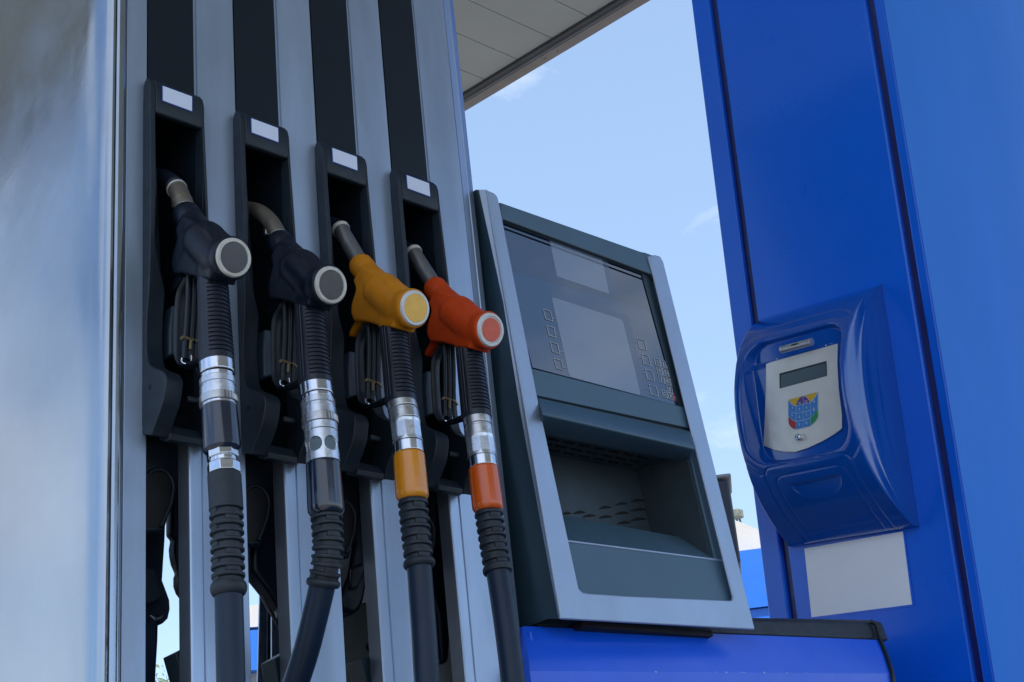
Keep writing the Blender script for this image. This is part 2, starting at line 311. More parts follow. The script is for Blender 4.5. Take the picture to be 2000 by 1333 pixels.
# side sheet
bm = B()
pr = [(-.050, .001), (-.0535, .0006), (-.0575, .004), (-.061, .010), (-.0635, .020), (-.0655, .034), (-.067, .055)]
k = 0
for k in range(1, 22):
    y = .055 + k * .028; pr.append((-.067 - .010 * math.sin(math.pi * k / 42), y))
pr += [(-.04, .643), (-.04, .02)]
profz(bm, pr, ZB, ZT); obj('side_panel', bm, 'alu_side', P.M, disp)
bm = B(); profz(bm, [(-.0485, .006), (-.0485, -.0005), (-.046, -.0035), (-.041, -.0045), (-.0365, -.003), (-.0335, .001), (-.0335, .006)], ZB, ZT); obj('corner_trim', bm, 'aluside2' if 'aluside2' in M else 'alu_side', P.M, disp)
def rail(x0, x1, name='rail', line=.019, last=False):
    bm = B()
    pts = [(x0, .024), (x0, .0015), (x0 + .0015, 0), (x0 + .0045, 0), (x0 + .0055, .0015), (x0 + line - .001, .0015), (x0 + line, .0025), (x0 + line + .001, 0)]
    if last: pts += [(x1 - .034, 0), (x1 - .033, .003), (x1 - .032, .0), (x1 - .017, .0035), (x1 - .016, .0025), (x1 - .001, .008), (x1, .024)]
    else: pts += [(x1 - .0015, 0), (x1, .0015), (x1, .024)]
    mid = [(x0 + .0237, .024), (x0 + .0237, .0012), (x0 + .0245, 0)] + pts[8:]
    profz(bm, pts, ZB, -.118); profz(bm, mid, -.118, .3745); profz(bm, pts, .3745, ZT)
    rl = obj(name, bm, 'alu', P.M, disp, smooth=20)
    bm = B(); box(bm, x0 - .0012, x0 - .0002, .0022, .026, ZB, -.118); obj('flank_shade', bm, 'rail_shade', P.M, rl)  # thin sheet over the rail's side, darkened for contrast between facets
bm = B(); profz(bm, [(-.0325, .012), (-.0325, .001), (-.0315, 0), (-.002, 0), (-.001, .001), (-.001, .024), (-.012, .024)], ZB, ZT); obj('rail', bm, 'alu', P.M, disp)
SP = .1455
for k in range(3): rail(.060 + SP * k, .1447 + SP * k)
rail(.060 + SP * 3, .6205, last=True)
for k in range(4):
    bm = B(); box(bm, -.0005 + SP * k, .0735 + SP * k, -.0012, -.0002, .375, ZT - .01)
    obj('dark_panel', bm, 'blackglass', P.M, disp)
bm = B(); box(bm, -.07, .63, -.01, .66, ZT, ZT + .06); obj('top_cap', bm, 'teal', P.M, disp, bevel=.01)
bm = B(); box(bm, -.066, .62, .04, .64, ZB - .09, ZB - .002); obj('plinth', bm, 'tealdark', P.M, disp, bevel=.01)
bm = B(); box(bm, -.03, .61, .17, .60, .14, ZT - .002); obj('inner_casing', bm, 'void', P.M, disp)
for k in range(4):
    bm = B(); box(bm, .035 + SP * k, .135 + SP * k, .615, .64, .14, ZT - .02); obj('rear_rail', bm, 'alu', P.M, disp, bevel=.002)
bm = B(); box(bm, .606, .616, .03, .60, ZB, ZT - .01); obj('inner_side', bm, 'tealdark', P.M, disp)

# nozzle holders -----------------------------------------------------
def Pyz(q, xv=-.0075): v = P.at(q[0], q[1], 0, xv); return (v.y, v.z)
prof = [(293.5, 205), (293.5, 250), (294, 330), (294, 400), (293, 470), (291, 540), (289, 577), (286, 615), (285, 671), (288, 705), (298, 717), (315, 724), (322, 731), (324, 742), (322, 760), (317, 787), (306, 819), (299, 838), (296, 850), (292, 850), (286, 849), (279, 849)]
LP = [Pyz(q) for q in prof]
LP = [LP[0]] + [(v.x, v.y) for v in cat([(a, b, 0) for a, b in LP[1:18]], 3)] + LP[18:]
def boot(k):
    xo = SP * k; bm = B()
    x0, x1 = -.0075 + xo, .0785 + xo; t = .0085
    FY = LP[0][0]
    root = [(-.0005, -.13), (-.0005, .389), (-.004, .397), (-.010, .4015), (FY + .009, .399), (FY + .003, .392), (FY, .380)] + LP
    def cheek(x, tf, sgn):
        a = [bm.verts.new((x, y, z)) for y, z in root]; b = [bm.verts.new((x + sgn * tf(z), y, z)) for y, z in root]
        if sgn < 0:
            for v in a + b: v.co.x += .0055 * max(0, min(1, (.36 - v.co.z) / .25))
        bm.faces.new(a); bm.faces.new(b[::-1])
        for i_ in range(len(a)): bm.faces.new((a[i_], b[i_], b[(i_ + 1) % len(a)], a[(i_ + 1) % len(a)]))
    def wide(z):
        u = max(0, min(1, (.125 - z) / .06)); return .0080 + .0165 * u * u * (3 - 2 * u)
    cheek(x0, wide, 1); cheek(x1, lambda z: .0034 + .016 * max(0, min(1, (.06 - z) / .08)), -1)
    body = obj('nozzle_holder', bm, 'black', P.M, disp, bevel=.0022, seg=3, smooth=50)
    if k: pass
    # header block with the label, inner walls, floor
    bm = B()
    zt = .4015
    prism(bm, [(x0 + t, y, z) for y, z in [(.03, .396), (-.010, .4012), (FY + .009, .3988), (FY + .0025, .392), (FY - .0002, .380), (FY - .0004, .3475), (FY + .002, .342), (FY + .008, .341), (.03, .372)]], (x1 - x0 - t - .003, 0, 0))
    h = obj('holder_head', bm, 'black', P.M, body, bevel=.0016, seg=2, smooth=50)
    bm = B()
    # inner hollow: back wall curved, right wall deep
    ys = [(.03, .373), (.16, .373), (.16, .18), (.14, .08), (.08, .0), (.035, -.06), (.02, -.12)]
    back = [(y, z) for y, z in ys]
    prism(bm, [(x0 + .001, y, z) for y, z in back] + [(x0 + .001, y + .004, z) for y, z in back[::-1]], (x1 - x0 - .002, 0, 0))
    for x in (x0 + .0005, x1 - .0018):
        prism(bm, [(x, 0.0, .365)] + [(x, y, z) for y, z in back] + [(x, 0, -.12)], (.002, 0, 0))
    obj('holder_hollow', bm, 'black', P.M, body, smooth=60)
    bm = B()   # bottom cup
    q1_ = P.at(336, 857, 0, x0 - xo + .0245); q2_ = Vector((0, q1_.y, q1_.z))
    fl = [(-.004, -.120), (-.020, -.126), (q2_.y + .010, q2_.z + .022), (q2_.y, q2_.z + .006), (q2_.y + .0025, q2_.z - .001), (q2_.y + .012, q2_.z - .001), (-.018, -.142), (-.004, -.136)]
    prism(bm, [(x0 + .022, y, z) for y, z in fl], (x1 - x0 - .040, 0, 0))
    obj('holder_cup', bm, 'black', P.M, body, bevel=.0025, seg=2, smooth=50)
    bm = B()
    l0_ = P.at(367, 772, 1, -.035); l1_ = P.at(392, 789, 1, -.035)
    prism(bm, [(l0_.x + xo, -.035, l0_.z), (l1_.x + xo, -.035, l0_.z), (l1_.x + xo, -.035, l1_.z), (l0_.x + xo, -.035, l1_.z)], (0, .05, 0))
    obj('holder_catch', bm, 'black', P.M, body, bevel=.002)
    a = [P.at(x_, y_, 1, FY) + Vector((xo, 0, 0)) for x_, y_ in ((315.5, 167.6), (375, 189.4), (375, 220.5), (315.5, 198.7))]
    bm = B(); a = [Vector((v.x, FY - .0005, v.z)) for v in a]; prism(bm, rnd(a, .0015, 2), (0, -.0008, 0))
    obj('label_plate', bm, 'labeledge', P.M, body)
    bm = B(); q = [a[0] + Vector((.0012, -.0009, -.0012)), a[1] + Vector((-.0012, -.0009, -.0012)), a[2] + Vector((-.0012, -.0009, .0012)), a[3] + Vector((.0012, -.0009, .0012))]
    prism(bm, q, (0, -.0005, 0)); obj('label_face', bm, 'label', P.M, body)
    bm = B(); pd = [P.at(*q, 1, -.004) + Vector((xo, 0, 0)) for q in ((336, 596), (352, 600), (352, 690), (331, 694), (331, 640))]; prism(bm, pd, (0, .02, 0)); obj('lit_rib', bm, 'riblit', P.M, body, bevel=.003, seg=3)  # inner rib of the holder, painted as if catching light
    y, z = Pyz((292, 757)); bm = B(); sweep(bm, [(x0 - .0006, y, z), (x0 + .0006, y, z)], .0035, 16, ref=(0, 0, 1)); obj('screw_hole', bm, 'void', P.M, body)
    return body
for k in range(4): boot(k)

# things behind the open lower bays --------------------------------------------
bm = B()
for k in range(4):
    pass
bm.free()
def arch_plate(k):
    yb = .045; xo = SP * k; bm = B()
    f = lambda x, y: P.at(x, y, 1, yb)
    # casing with arched mouth: outer outline, mouth as inner cut
    out_ = [(255, 780), (364, 780), (364, 868), (353, 900), (351, 945), (346, 965), (332, 1000), (322, 1040), (255, 1040)]
    prism(bm, [f(*q) + Vector((xo, 0, 0)) for q in out_], (0, .012, 0))
    o = obj('rear_casing', bm, 'black', P.M, disp, bevel=.004, seg=2)
    bm = B()
    mouth = [(270, 1030), (270, 960)] + [(308 - 30 * math.cos(t), 955 - 37 * math.sin(t)) for t in [math.pi * i / 12 for i in range(0, 13)]] + [(333, 985), (322, 1010), (312, 1030)]
    prism(bm, [f(*q) + Vector((xo, -.0012, 0)) for q in mouth], (0, .001, 0)); obj('casing_mouth', bm, 'void', P.M, o)
    bm = B()
    rim = [f(*q) + Vector((xo, -.002, 0)) for q in mouth[1:]]
    sweep(bm, rim, .0028, 10, ref=(0, 1, 0)); obj('casing_rim', bm, 'black', P.M, o)
for k in range(4): arch_plate(k)

def silh(name, pts, yb, th, m, lab=None, bev=.004, parent=None, catg='nozzle'):
    bm = B(); prism(bm, [P.at(x, y, 1, yb) for x, y in pts], (0, th, 0))
    return obj(name, bm, m, P.M, parent or disp, bevel=bev, seg=3, smooth=60)
# far-side nozzles and arms seen through the gaps: each a thing of its own
def far_nozzle(label, parts, hook):
    o = P.M @ P.at(*hook, 1, .12)
    t = thing('fuel_nozzle', Matrix.Translation(o), label, 'nozzle', 'far side nozzles seen through the pump')
    for nm, m, yb, th, pts in parts:
        silh(nm, pts, yb, th, m, parent=t, bev=.006)
    return t
far_nozzle('black far-side nozzle with scuffed grey cheek hanging behind the leftmost gap', [
    ('body', 'rubberbody', .10, .035, [(262, 1000), (325, 1000), (323, 1055), (320, 1100), (318, 1134), (326, 1155), (332, 1172), (333, 1190), (329, 1208), (318, 1219), (309, 1219), (303, 1213), (262, 1213)]),
    ('cheek', 'greyrubber', .092, .006, [(270, 1110), (303, 1107), (316, 1150), (318, 1168), (300, 1178), (270, 1184)]),
    ('spout_tip', 'steel', .094, .01, [(292, 1200), (304, 1213), (318, 1208), (320, 1200), (308, 1206)]),
    ('hose', 'hose', .10, .03, [(262, 1205), (312, 1205), (311, 1250), (308, 1300), (306, 1345), (262, 1345)]),
], (300, 1100))
far_nozzle('black far-side nozzle with rounded lower bulb against the second rail', [
    ('body', 'rubberbody', .14, -.02, [(322, 900), (380, 900), (380, 1170), (372, 1174), (360, 1177), (350, 1174), (341, 1162), (336, 1148), (336, 1130), (339, 1124), (331, 1105), (328, 1090), (327, 1075), (330, 1058), (322, 1050)]),
], (345, 1100))
far_nozzle('black nozzle with slanted lower edge in the second gap', [
    ('body', 'rubberbody', .10, -.03, [(470, 930), (560, 930), (560, 1236), (549, 1236), (540, 1230), (520, 1196), (503, 1165), (486, 1144), (470, 1125)]),
    ('guard', 'greyrubber', .066, .003, [(511, 1160), (546, 1228), (553, 1235), (560, 1235), (560, 1231), (548, 1224), (530, 1192), (518, 1164)]),
    ('plate', 'steel', .067, .002, [(537, 1195), (552, 1172), (555, 1180), (541, 1208)]),
], (520, 1100))
far_nozzle('black far-side nozzle with long rounded arm above the mossy plate', [
    ('body', 'rubberbody', .10, .04, [(660, 930), (735, 930), (733, 1120), (716, 1150), (712, 1172), (704, 1190), (694, 1198), (683, 1197), (672, 1188), (668, 1170), (672, 1150), (684, 1120), (692, 1060), (688, 1010), (660, 1000)]),
    ('cheek', 'greyrubber', .092, .008, [(688, 1110), (708, 1098), (716, 1112), (700, 1150), (688, 1150)]),
], (690, 1100))
far_nozzle('black far-side nozzle mostly hidden behind the yellow nozzle hose', [
    ('body', 'rubberbody', .10, .04, [(820, 950), (880, 950), (884, 1200), (878, 1290), (868, 1298), (862, 1285), (856, 1200), (840, 1150), (820, 1100)]),
], (860, 1100))
# rear plates
silh('cement_plate', [(664, 1180), (750, 1175), (750, 1345), (664, 1345)], .24, .02, 'greenplate', bev=.002)
silh('cement_plate', [(845, 1150), (910, 1150), (910, 1345), (845, 1345)], .24, .02, 'greenplate', bev=.002)
silh('rear_post', [(509, 1120), (527, 1120), (527, 1345), (503, 1345)], .52, .004, 'alu', bev=.001)
silh('rear_post', [(531, 1120), (553, 1120), (553, 1345), (531, 1345)], .48, .004, 'alu', bev=.001)
silh('rear_strip', [(524, 1120), (532, 1120), (532, 1345), (522, 1345)], .50, .004, 'void', bev=.001)
for pts in ([(318, 1286), (366, 1262), (372, 1345), (334, 1345)], [(509, 1298), (553, 1272), (565, 1345), (518, 1345)], [(677, 1298), (735, 1280), (742, 1345), (690, 1345)]):
    silh('drip_plate', pts, .06, -.03, 'tealdark', bev=.001)
for q in ((724, 1264), (880, 1275)):
    v = P.at(*q, 1, .235); bm = B(); capsule(bm, v, v + Vector((.01, 0, -.008)), .007, .005, 12); obj('bolt', bm, 'void', P.M, disp)

# ================================================================== NOZZLES
XC = .036
def body_part(root, FM, col):
    bm = B()
    n = Vector((0, -math.cos(R(18)), -math.sin(R(18)))); D = Vector((0, -.1455, .0645))
    lathe(bm, D - n * .034, D + n * .0035, [(0, .0235), (.3, .0258), (.6, .0278), (.85, .0286), (1, .0280)], 48)
    side = [(-.040, .150), (-.046, .134), (-.040, .125), (-.033, .115), (-.030, .100), (-.036, .086), (-.058, .077), (-.080, .064), (-.122, .040), (-.142, .078), (-.120, .113), (-.084, .145), (-.060, .162)]
    prism(bm, [(-.0200, y, z) for y, z in side], (.040, 0, 0))
    capsule(bm, D - n * .026, (0, -.084, .116), .0278, .0290)
    capsule(bm, (0, -.084, .100), (0, -.052, .102), .0235, .0205)
    capsule(bm, (0, -.074, .130), (0, -.052, .160), .0225, .0185)
    capsule(bm, (0, -.110, .078), (0, -.102, .062), .0240, .0222)
    prism(bm, [(-.006, y, z) for y, z in [(-.034, .104), (-.006, .086), (-.004, .078), (-.010, .076), (-.036, .086)]], (.012, 0, 0))
    o = obj('body', bm, col, FM, root, smooth=180)
    m = o.modifiers.new('r', 'REMESH'); m.mode = 'VOXEL'; m.voxel_size = .0014; m.use_smooth_shade = True
    s = o.modifiers.new('s', 'SMOOTH'); s.factor = .6; s.iterations = 30
    bm = B(); lathe(bm, (0, -.060, .148), (0, -.0345, .186), [(0, .0180), (.12, .0188), (.34, .0188), (.36, .0181), (.39, .0187), (.9, .0182), (1, .0164)], 40); obj('collar', bm, col, FM, o, bevel=.0008)
    return o, D, n
def nozzle(k, label, dy, dz, body, cap, ring, spout, stack, hosepath, sleeve, bent):
    FM = P.M @ Matrix.Translation((XC + SP * k, dy, dz)); root = thing('fuel_nozzle', FM, label, 'nozzle', 'fuel nozzles hung on the near side')
    o, D, n = body_part(root, FM, body)
    # cap: ring + disc
    bm = B(); lathe(bm, D - n * .004, D + n * .0065, [(0, .0255), (.60, .0255), (.85, .0249), (1, .0238), (1.001, .0202), (.9, .0196), (.3, .0190)], 56); obj('cap_ring', bm, ring, FM, root, smooth=25)
    bm = B(); lathe(bm, D - n * .001, D + n * .0056, [(0, .0197), (.9, .0197), (1, .0192)], 56); obj('cap', bm, cap if body == 'rubberbody' else ring, FM, root, smooth=25)
    if body not in ('rubberbody',):
        bm = B(); rc_ = .0200 if body == 'yellow' else .0176; lathe(bm, D - n * .001, D + n * .0068, [(0, rc_), (.9, rc_), (1, rc_ - .0005)], 48); obj('cap_centre', bm, cap, FM, root, smooth=25)
    # spout
    if bent:
        pth = cat([(0, -.048, .165), (0, -.030, .203), (0, -.010, .238), (0, .018, .264), (0, .056, .285), (0, .09, .298)] if k == 0 else [(0, -.048, .165), (0, -.034, .196), (0, -.017, .224), (0, .010, .252), (0, .046, .275), (0, .085, .292)], 8)
        bm = B(); m_ = 17 if k == 0 else 44
        sweep(bm, pth[:m_], .0132 if k == 0 else .0118, 32); obj('spout', bm, 'spoutworn', FM, root)
        if k == 0:
            bm = B(); sweep(bm, pth[15:], [.0136] + [.0128] * (len(pth[15:]) - 1), 32); obj('spout_sleeve', bm, 'rubber', FM, root)
            bm = B(); lathe(bm, pth[14], pth[14].lerp(pth[15], .6), [(0, .0142), (1, .0142)], 32); obj('spout_band', bm, 'ringclean', FM, root)
            bm = B(); lathe(bm, pth[8], pth[9], [(0, .0132), (.3, .0137), (.6, .0132)], 32); obj('spout_seam', bm, 'gold', FM, root)
        bm = B(); lathe(bm, (0, -.0385, .182), (0, -.0345, .1895), [(0, .0160), (.25, .0166), (.6, .0160), (1, .0142)], 40); obj('spout_ring', bm, 'ring', FM, root)
        for cb in ((-.004, .004, -.026, -.018, .176, .196), (-.003, .003, -.010, -.003, .206, .222)):
            bm = B(); box(bm, *cb); obj('spout_clip', bm, 'steel', FM, root, bevel=.002)
    else:
        a = Vector((0, -.045, .170)); b = Vector((0, .0055, .2625)); d = (b - a).normalized()
        bm = B(); lathe(bm, a, b, [(0, .0128), (.2, .0122), (.94, .0120), (.97, .0128), (1, .0128)], 40); obj('spout', bm, spout, FM, root)
        bm = B(); lathe(bm, b - d * .004, b + d * .004, [(0, .0137), (.3, .0143), (.8, .0141), (1, .012)], 40); obj('spout_ring', bm, 'ring', FM, root)
        bm = B(); pth = cat([b, b + Vector((0, .018, .018)), b + Vector((0, .045, .030)), b + Vector((0, .08, .036))], 6); sweep(bm, pth, .0105, 28); obj('spout_tip', bm, 'rubber', FM, root)
    # grip
    g0 = Vector((0, -.0985, .062)); gz = stack['grip']; g1 = Vector((0, stack['gy'], gz))
    L_ = (g1 - g0).length; NR = 17; nS = 17 * 8 + 12
    s0 = .14; s1 = .93
    def gf(s, th, r):
        r = .0196 + .0030 * s
        a = math.degrees(th)                # 90 deg = away from the pump
        da = abs((a - 90 + 180) % 360 - 180)
        if da < 54:
            u = (s - s0) / (s1 - s0) * NR
            if 0 < u < NR:
                f = u % 1; r += .0006 - (.0021 if f > .80 else .0007 * (1 - f))
        elif 66 < da < 112:
            w = abs(((da - 66) / 15.3) % 1 - .5) * 2
            if .1 < s < .95: r -= .0010 * (1 - min(1, w * 2.2)) if w < .45 else 0
        return r * (1 if da < 90 else 1 - .03)
    bm = B(); lathe(bm, g0, g1, [(i / nS, .02) for i in range(nS + 1)], 120, fn=gf); obj('grip', bm, 'rubber', FM, root, smooth=30)
    # trigger bars, guard, latch
    bm = B()
    for dx in (-.0085, 0, .0085):
        sweep(bm, cat([(dx, -.056, .078), (dx, -.054, .050), (dx, -.050, .015), (dx, -.045, -.018), (dx, -.043, -.036)], 4), .0034, 10)
    prism(bm, [(-.0085, y, z) for y, z in [(-.055, .078), (-.052, .03), (-.046, -.010), (-.044, -.034), (-.041, -.034), (-.043, -.010), (-.048, .03), (-.050, .078)]], (.017, 0, 0))
    tr = obj('trigger', bm, 'black', FM, root, smooth=50)
    bm = B()
    sweep(bm, cat([(0, -.045, .080), (0, -.026, .066), (0, -.020, .040), (0, -.018, .0), (0, -.019, -.022), (0, -.030, -.039), (0, -.055, -.046), (0, stack['gy'] + .018, -.048)], 7), .0085, 12, squash=.45)
    obj('trigger_guard', bm, 'black', FM, root)
    bm = B(); sweep(bm, cat([(-.016, -.0485, -.012), (-.011, -.0485, -.0085), (-.003, -.0495, -.0105), (.006, -.0495, -.0105), (.014, -.0485, -.015)], 4), .0019, 10); sweep(bm, [(-.002, -.0495, -.011), (-.003, -.0485, -.024)], .0018, 8)
    obj('trigger_latch', bm, 'gold', FM, root)
    bm = B(); sweep(bm, cat([(-.010, -.043, -.032), (-.011, -.042, -.040), (-.007, -.046, -.0445), (-.002, -.050, -.041), (-.0015, -.050, -.033)], 4), .0013, 8); obj('hook_ring', bm, 'chrome', FM, root)
    # swivel stack along the hose axis
    def ax(z): # axis point at height z
        pts = hosepath
        for a, b in zip(pts, pts[1:]):
            if b[1] <= z <= a[1]:
                t = (a[1] - z) / (a[1] - b[1]); return Vector((0, a[0] + (b[0] - a[0]) * t, z))
        return Vector((0, pts[0][0], z)) if z > pts[0][1] else Vector((0, pts[-1][0], z))
    for nm, m, za, zb, r, kind in stack['parts']:
        a, b = ax(za), ax(zb); bm = B()
        if kind == 'cyl': lathe(bm, a, b, [(0, r * .97), (.05, r), (.95, r), (1, r * .97)], 56)
        elif kind == 'groove': lathe(bm, a, b, [(0, r), (.32, r), (.36, r * .94), (.5, r * .94), (.54, r), (1, r)], 56)
        elif kind == 'cone': lathe(bm, a, b, [(0, r), (.5, r), (1, r * .9)], 56)
        elif kind == 'hex':
            lathe(bm, a, b, [(0, r * .9), (.10, r * 1.02), (.9, r * 1.02), (1, r * .9)], 8)
        elif kind == 'facet':
            fn = lambda s, th, rr: rr * (1 - (.055 if .12 < s < .82 else 0) * (1 if math.cos(th * 5) > -.15 else 0))
            lathe(bm, a, b, [(i / 16, r) for i in range(17)], 100, fn=lambda s, th, rr: rr * (math.cos(math.pi / 10) / math.cos(((th + .2) % (math.pi / 5)) - math.pi / 10) if .10 < s < .93 else 1) )
        elif kind == 'notch':
            lathe(bm, a, b, [(i / 8, r) for i in range(9)], 96, fn=lambda s, th, rr: rr * (.90 if (.1 < s < .9 and abs(((math.degrees(th) - 68 + 180) % 360) - 180) < 34 and (math.degrees(th) % 11) < 5) else 1.03))
        elif kind == 'holes':
            L1_ = (b - a).length
            def hf(s_, th, rr):
                for i_ in range(6):
                    dth = (th - math.radians(92 + 60 * i_) + math.pi) % (2 * math.pi) - math.pi
                    if math.hypot(dth * r, (s_ - .5) * L1_) < .0096: return rr - .0040
                return rr
            lathe(bm, a, b, [(i_ / 60, r) for i_ in range(61)], 180, fn=hf)
        elif kind == 'sleeve':
            lathe(bm, a, b, [(0, r * .95), (.03, r), (.06, r * 1.0), (.84, r * 1.04), (.93, r * 1.02), (.98, r * .93), (1, r * .86)], 56, fn=(lambda s, th, rr: rr * (1 - .008 * (math.cos(th * 14) > 0.8))))
        p = obj(nm, bm, m, FM, root, bevel=.0006 if kind in ('hex', 'cyl') else 0, seg=2, smooth=28)
        if kind == 'holes':
            c = (a + b) / 2; nw = 6
            for i in range(nw):
                th = math.radians(92 + i * 60)
                dr = Vector((math.cos(th), -math.sin(th), 0)); bm = B()
                lathe(bm, c + dr * (r - .0060), c + dr * (r - .0034), [(0, .0090), (1, .0090)], 28); obj('sight_window', bm, 'lcd', FM, p)
    # ribbed hose cover
    za, zb = stack['ribs']; pth = []; raw = cat([ax(0 + za + .004)] + [Vector((0, y, z)) for y, z in hosepath if zb < z < za] + [ax(zb)], 12)
    # resample evenly
    ls = [0]
    for a, b in zip(raw, raw[1:]): ls.append(ls[-1] + (b - a).length)
    def samp(s):
        s = max(0, min(ls[-1], s))
        for i in range(len(ls) - 1):
            if s <= ls[i + 1]: t = (s - ls[i]) / max(1e-9, ls[i + 1] - ls[i]); return raw[i].lerp(raw[i + 1], t)
        return raw[-1]
    NRB = stack.get('n', 9); ns = NRB * 10 + 24; pth = [samp(ls[-1] * i / ns) for i in range(ns + 1)]
    pre = stack.get('plain', 0.0)
    def rf(i, th):
        s = i / ns
        if s < pre: return .0200 if s > pre * .04 else .0192
        u = (s - pre) / (.90 - pre)
        if u >= 1:
            w = (s - .90) / .10; return .0170 + .0042 * math.sin(math.pi * min(1, .12 + w * .86)) ** .6
        q = u * NRB; f = q % 1; ri = int(q)
        R0 = .0203 - .0008 * u
        if f < .44: return R0 - .0006 * abs(f / .22 - 1) ** 3
        a = (math.degrees(th) + ri * 90 + 20) % 180
        return (R0 - .0016) if a < 60 else (R0 - .0040)
    bm = B(); sweep(bm, pth, rf, 88); obj('hose_boot', bm, 'greyrubber', FM, root, smooth=30)
    # hose
    hp = [ax(zb + .01)] + [Vector((0, y, z)) for y, z in hosepath if z < zb - .005]
    hp = cat(hp, 10); bm = B(); sweep(bm, hp, .0163, 40); obj('hose', bm, 'hose', FM, root)
    return root
def tail(y, z): return [(y, z - .15), (y - .01, z - .30), (y + .03, z - .42), (y + .09, z - .46), (y + .125, z - .40), (y + .135, z - .33)]
GY = -.1045
hp0 = [(-.104, -.055), (-.106, -.075), (-.1075, -.11), (-.113, -.18), (-.116, -.20), (-.1195, -.25), (-.1205, -.30), (-.1212, -.35), (-.1213, -.3647), (-.1214, -.40), (-.1216, -.4631)] + tail(-.1216, -.4631)
st0 = dict(grip=-.0655, gy=GY, ribs=(-.2190, -.3640), n=9, plain=.28, parts=[
    ('swivel_collar', 'chrome', -.0650, -.0815, .0222, 'cyl'), ('swivel_ring', 'chrome', -.0825, -.0885, .0212, 'cyl'), ('swivel_body', 'aluswivel', -.0890, -.1125, .0222, 'groove'),
    ('swivel_nut', 'steel', -.1125, -.1225, .0228, 'notch'), ('swivel_band', 'chrome', -.1227, -.1265, .0218, 'cyl'), ('swivel_sleeve', 'blackgloss', -.1265, -.1870, .0222, 'sleeve'),
    ('hex_nut', 'chrome', -.1850, -.1965, .0190, 'hex'), ('hex_gap', 'chrome', -.1960, -.2015, .0168, 'cyl'), ('hex_nut', 'chrome', -.2010, -.2160, .0196, 'hex'), ('hex_ring', 'chrome', -.2150, -.2200, .0185, 'cyl')])
hp1 = [(-.104, -.055), (-.1065, -.08), (-.110, -.111), (-.1125, -.15), (-.113, -.24), (-.1142, -.262), (-.1140, -.28), (-.1087, -.3052), (-.102, -.3216), (-.098, -.3330), (-.0804, -.3625), (-.0579, -.4017), (-.0335, -.4361), (.00, -.48), (.03, -.54), (.04, -.62), (.04, -.72)]
st1 = dict(grip=-.0650, gy=GY, ribs=(-.2400, -.3320), n=9, parts=[
    ('swivel_collar', 'chrome', -.0640, -.0810, .0220, 'cyl'), ('swivel_ring', 'chrome', -.0820, -.0880, .0210, 'cyl'), ('swivel_body', 'aluswivel', -.0885, -.1115, .0222, 'groove'),
    ('swivel_nut', 'steel', -.1115, -.1225, .0228, 'notch'), ('swivel_band', 'aluswivel', -.1225, -.1335, .0217, 'cyl'), ('breakaway', 'aluswivel', -.1338, -.1745, .0215, 'holes'), ('swivel_sleeve', 'blackgloss', -.1745, -.2440, .0222, 'sleeve')])
hp2 = [(-.104, -.055), (-.1077, -.0752), (-.111, -.10), (-.1125, -.14), (-.1127, -.204), (-.114, -.25), (-.1156, -.2871), (-.1165, -.2993), (-.1150, -.34), (-.1145, -.3912), (-.1131, -.4449)] + tail(-.1131, -.4449)
st2 = dict(grip=-.0635, gy=GY, ribs=(-.2010, -.2990), n=8, parts=[
    ('swivel_collar', 'steel', -.0620, -.0760, .0206, 'cyl'), ('swivel_ring', 'aluswivel', -.0760, -.0790, .0196, 'cyl'), ('swivel_band', 'steel', -.0785, -.0935, .0208, 'cyl'),
    ('swivel_body', 'aluswivel', -.0932, -.1245, .0208, 'facet'), ('swivel_lower', 'chrome', -.1245, -.1405, .0206, 'cyl'), ('swivel_sleeve', 'yellowgloss', -.1405, -.2055, .0214, 'sleeve')])
hp3 = [(-.101, -.050), (-.1026, -.0715), (-.1034, -.0891), (-.1048, -.1339), (-.1063, -.199), (-.109, -.24), (-.112, -.2766), (-.1143, -.2895), (-.117, -.34), (-.1192, -.3812), (-.1207, -.4383)] + tail(-.1207, -.4383)
st3 = dict(grip=-.0590, gy=-.1010, ribs=(-.1960, -.2900), n=8, parts=[(a, b, c + .0045, d + .0045, e, f) for a, b, c, d, e, f in st2['parts']])
st3['parts'] = [(a, 'orangegloss' if b == 'yellowgloss' else b, c, d, e, f) for a, b, c, d, e, f in st3['parts']]
nozzle(0, 'black fuel nozzle whose glossy black sleeve ends in two chrome hex nuts', 0, 0, 'rubberbody', 'capblack', 'ring', 'spoutworn', st0, hp0, 'blackgloss', True)
nozzle(1, 'black fuel nozzle with round sight windows in its swivel and a hose bending left', -.006, -.003, 'rubberbody', 'capblack', 'ring', 'spoutworn', st1, hp1, 'blackgloss', True)
nozzle(2, 'yellow fuel nozzle with yellow cap and yellow sleeve', -.003, .001, 'yellow', 'capyellow', 'ringclean', 'spout', st2, hp2, 'yellowgloss', False)
nozzle(3, 'red-orange fuel nozzle with red cap and orange sleeve', .001, .004, 'orange', 'capred', 'ringclean', 'spout', st3, hp3, 'orangegloss', False)

# ================================================================== CONSOLE (part of the dispenser)
def Cp(x, y, d=0): return C.at(x, y, 1, d)
bm = B()
U = [(951, 371), (1096, 1209), (1475, 1230), (1296, 512), (1290, 501), (1280, 498), (1266, 500), (1276, 534), (1350, 838), (1432, 1165), (1430, 1173), (1422, 1173), (1220, 1164), (1150, 1159), (1138, 1157), (1131, 1150), (1050, 775), (975, 395), (972, 384), (965, 377)]
prism(bm, [Cp(*q) for q in U], (0, .005, 0))
con = obj('console', bm, 'silver', C.M, disp, bevel=.0022, seg=3, smooth=50)
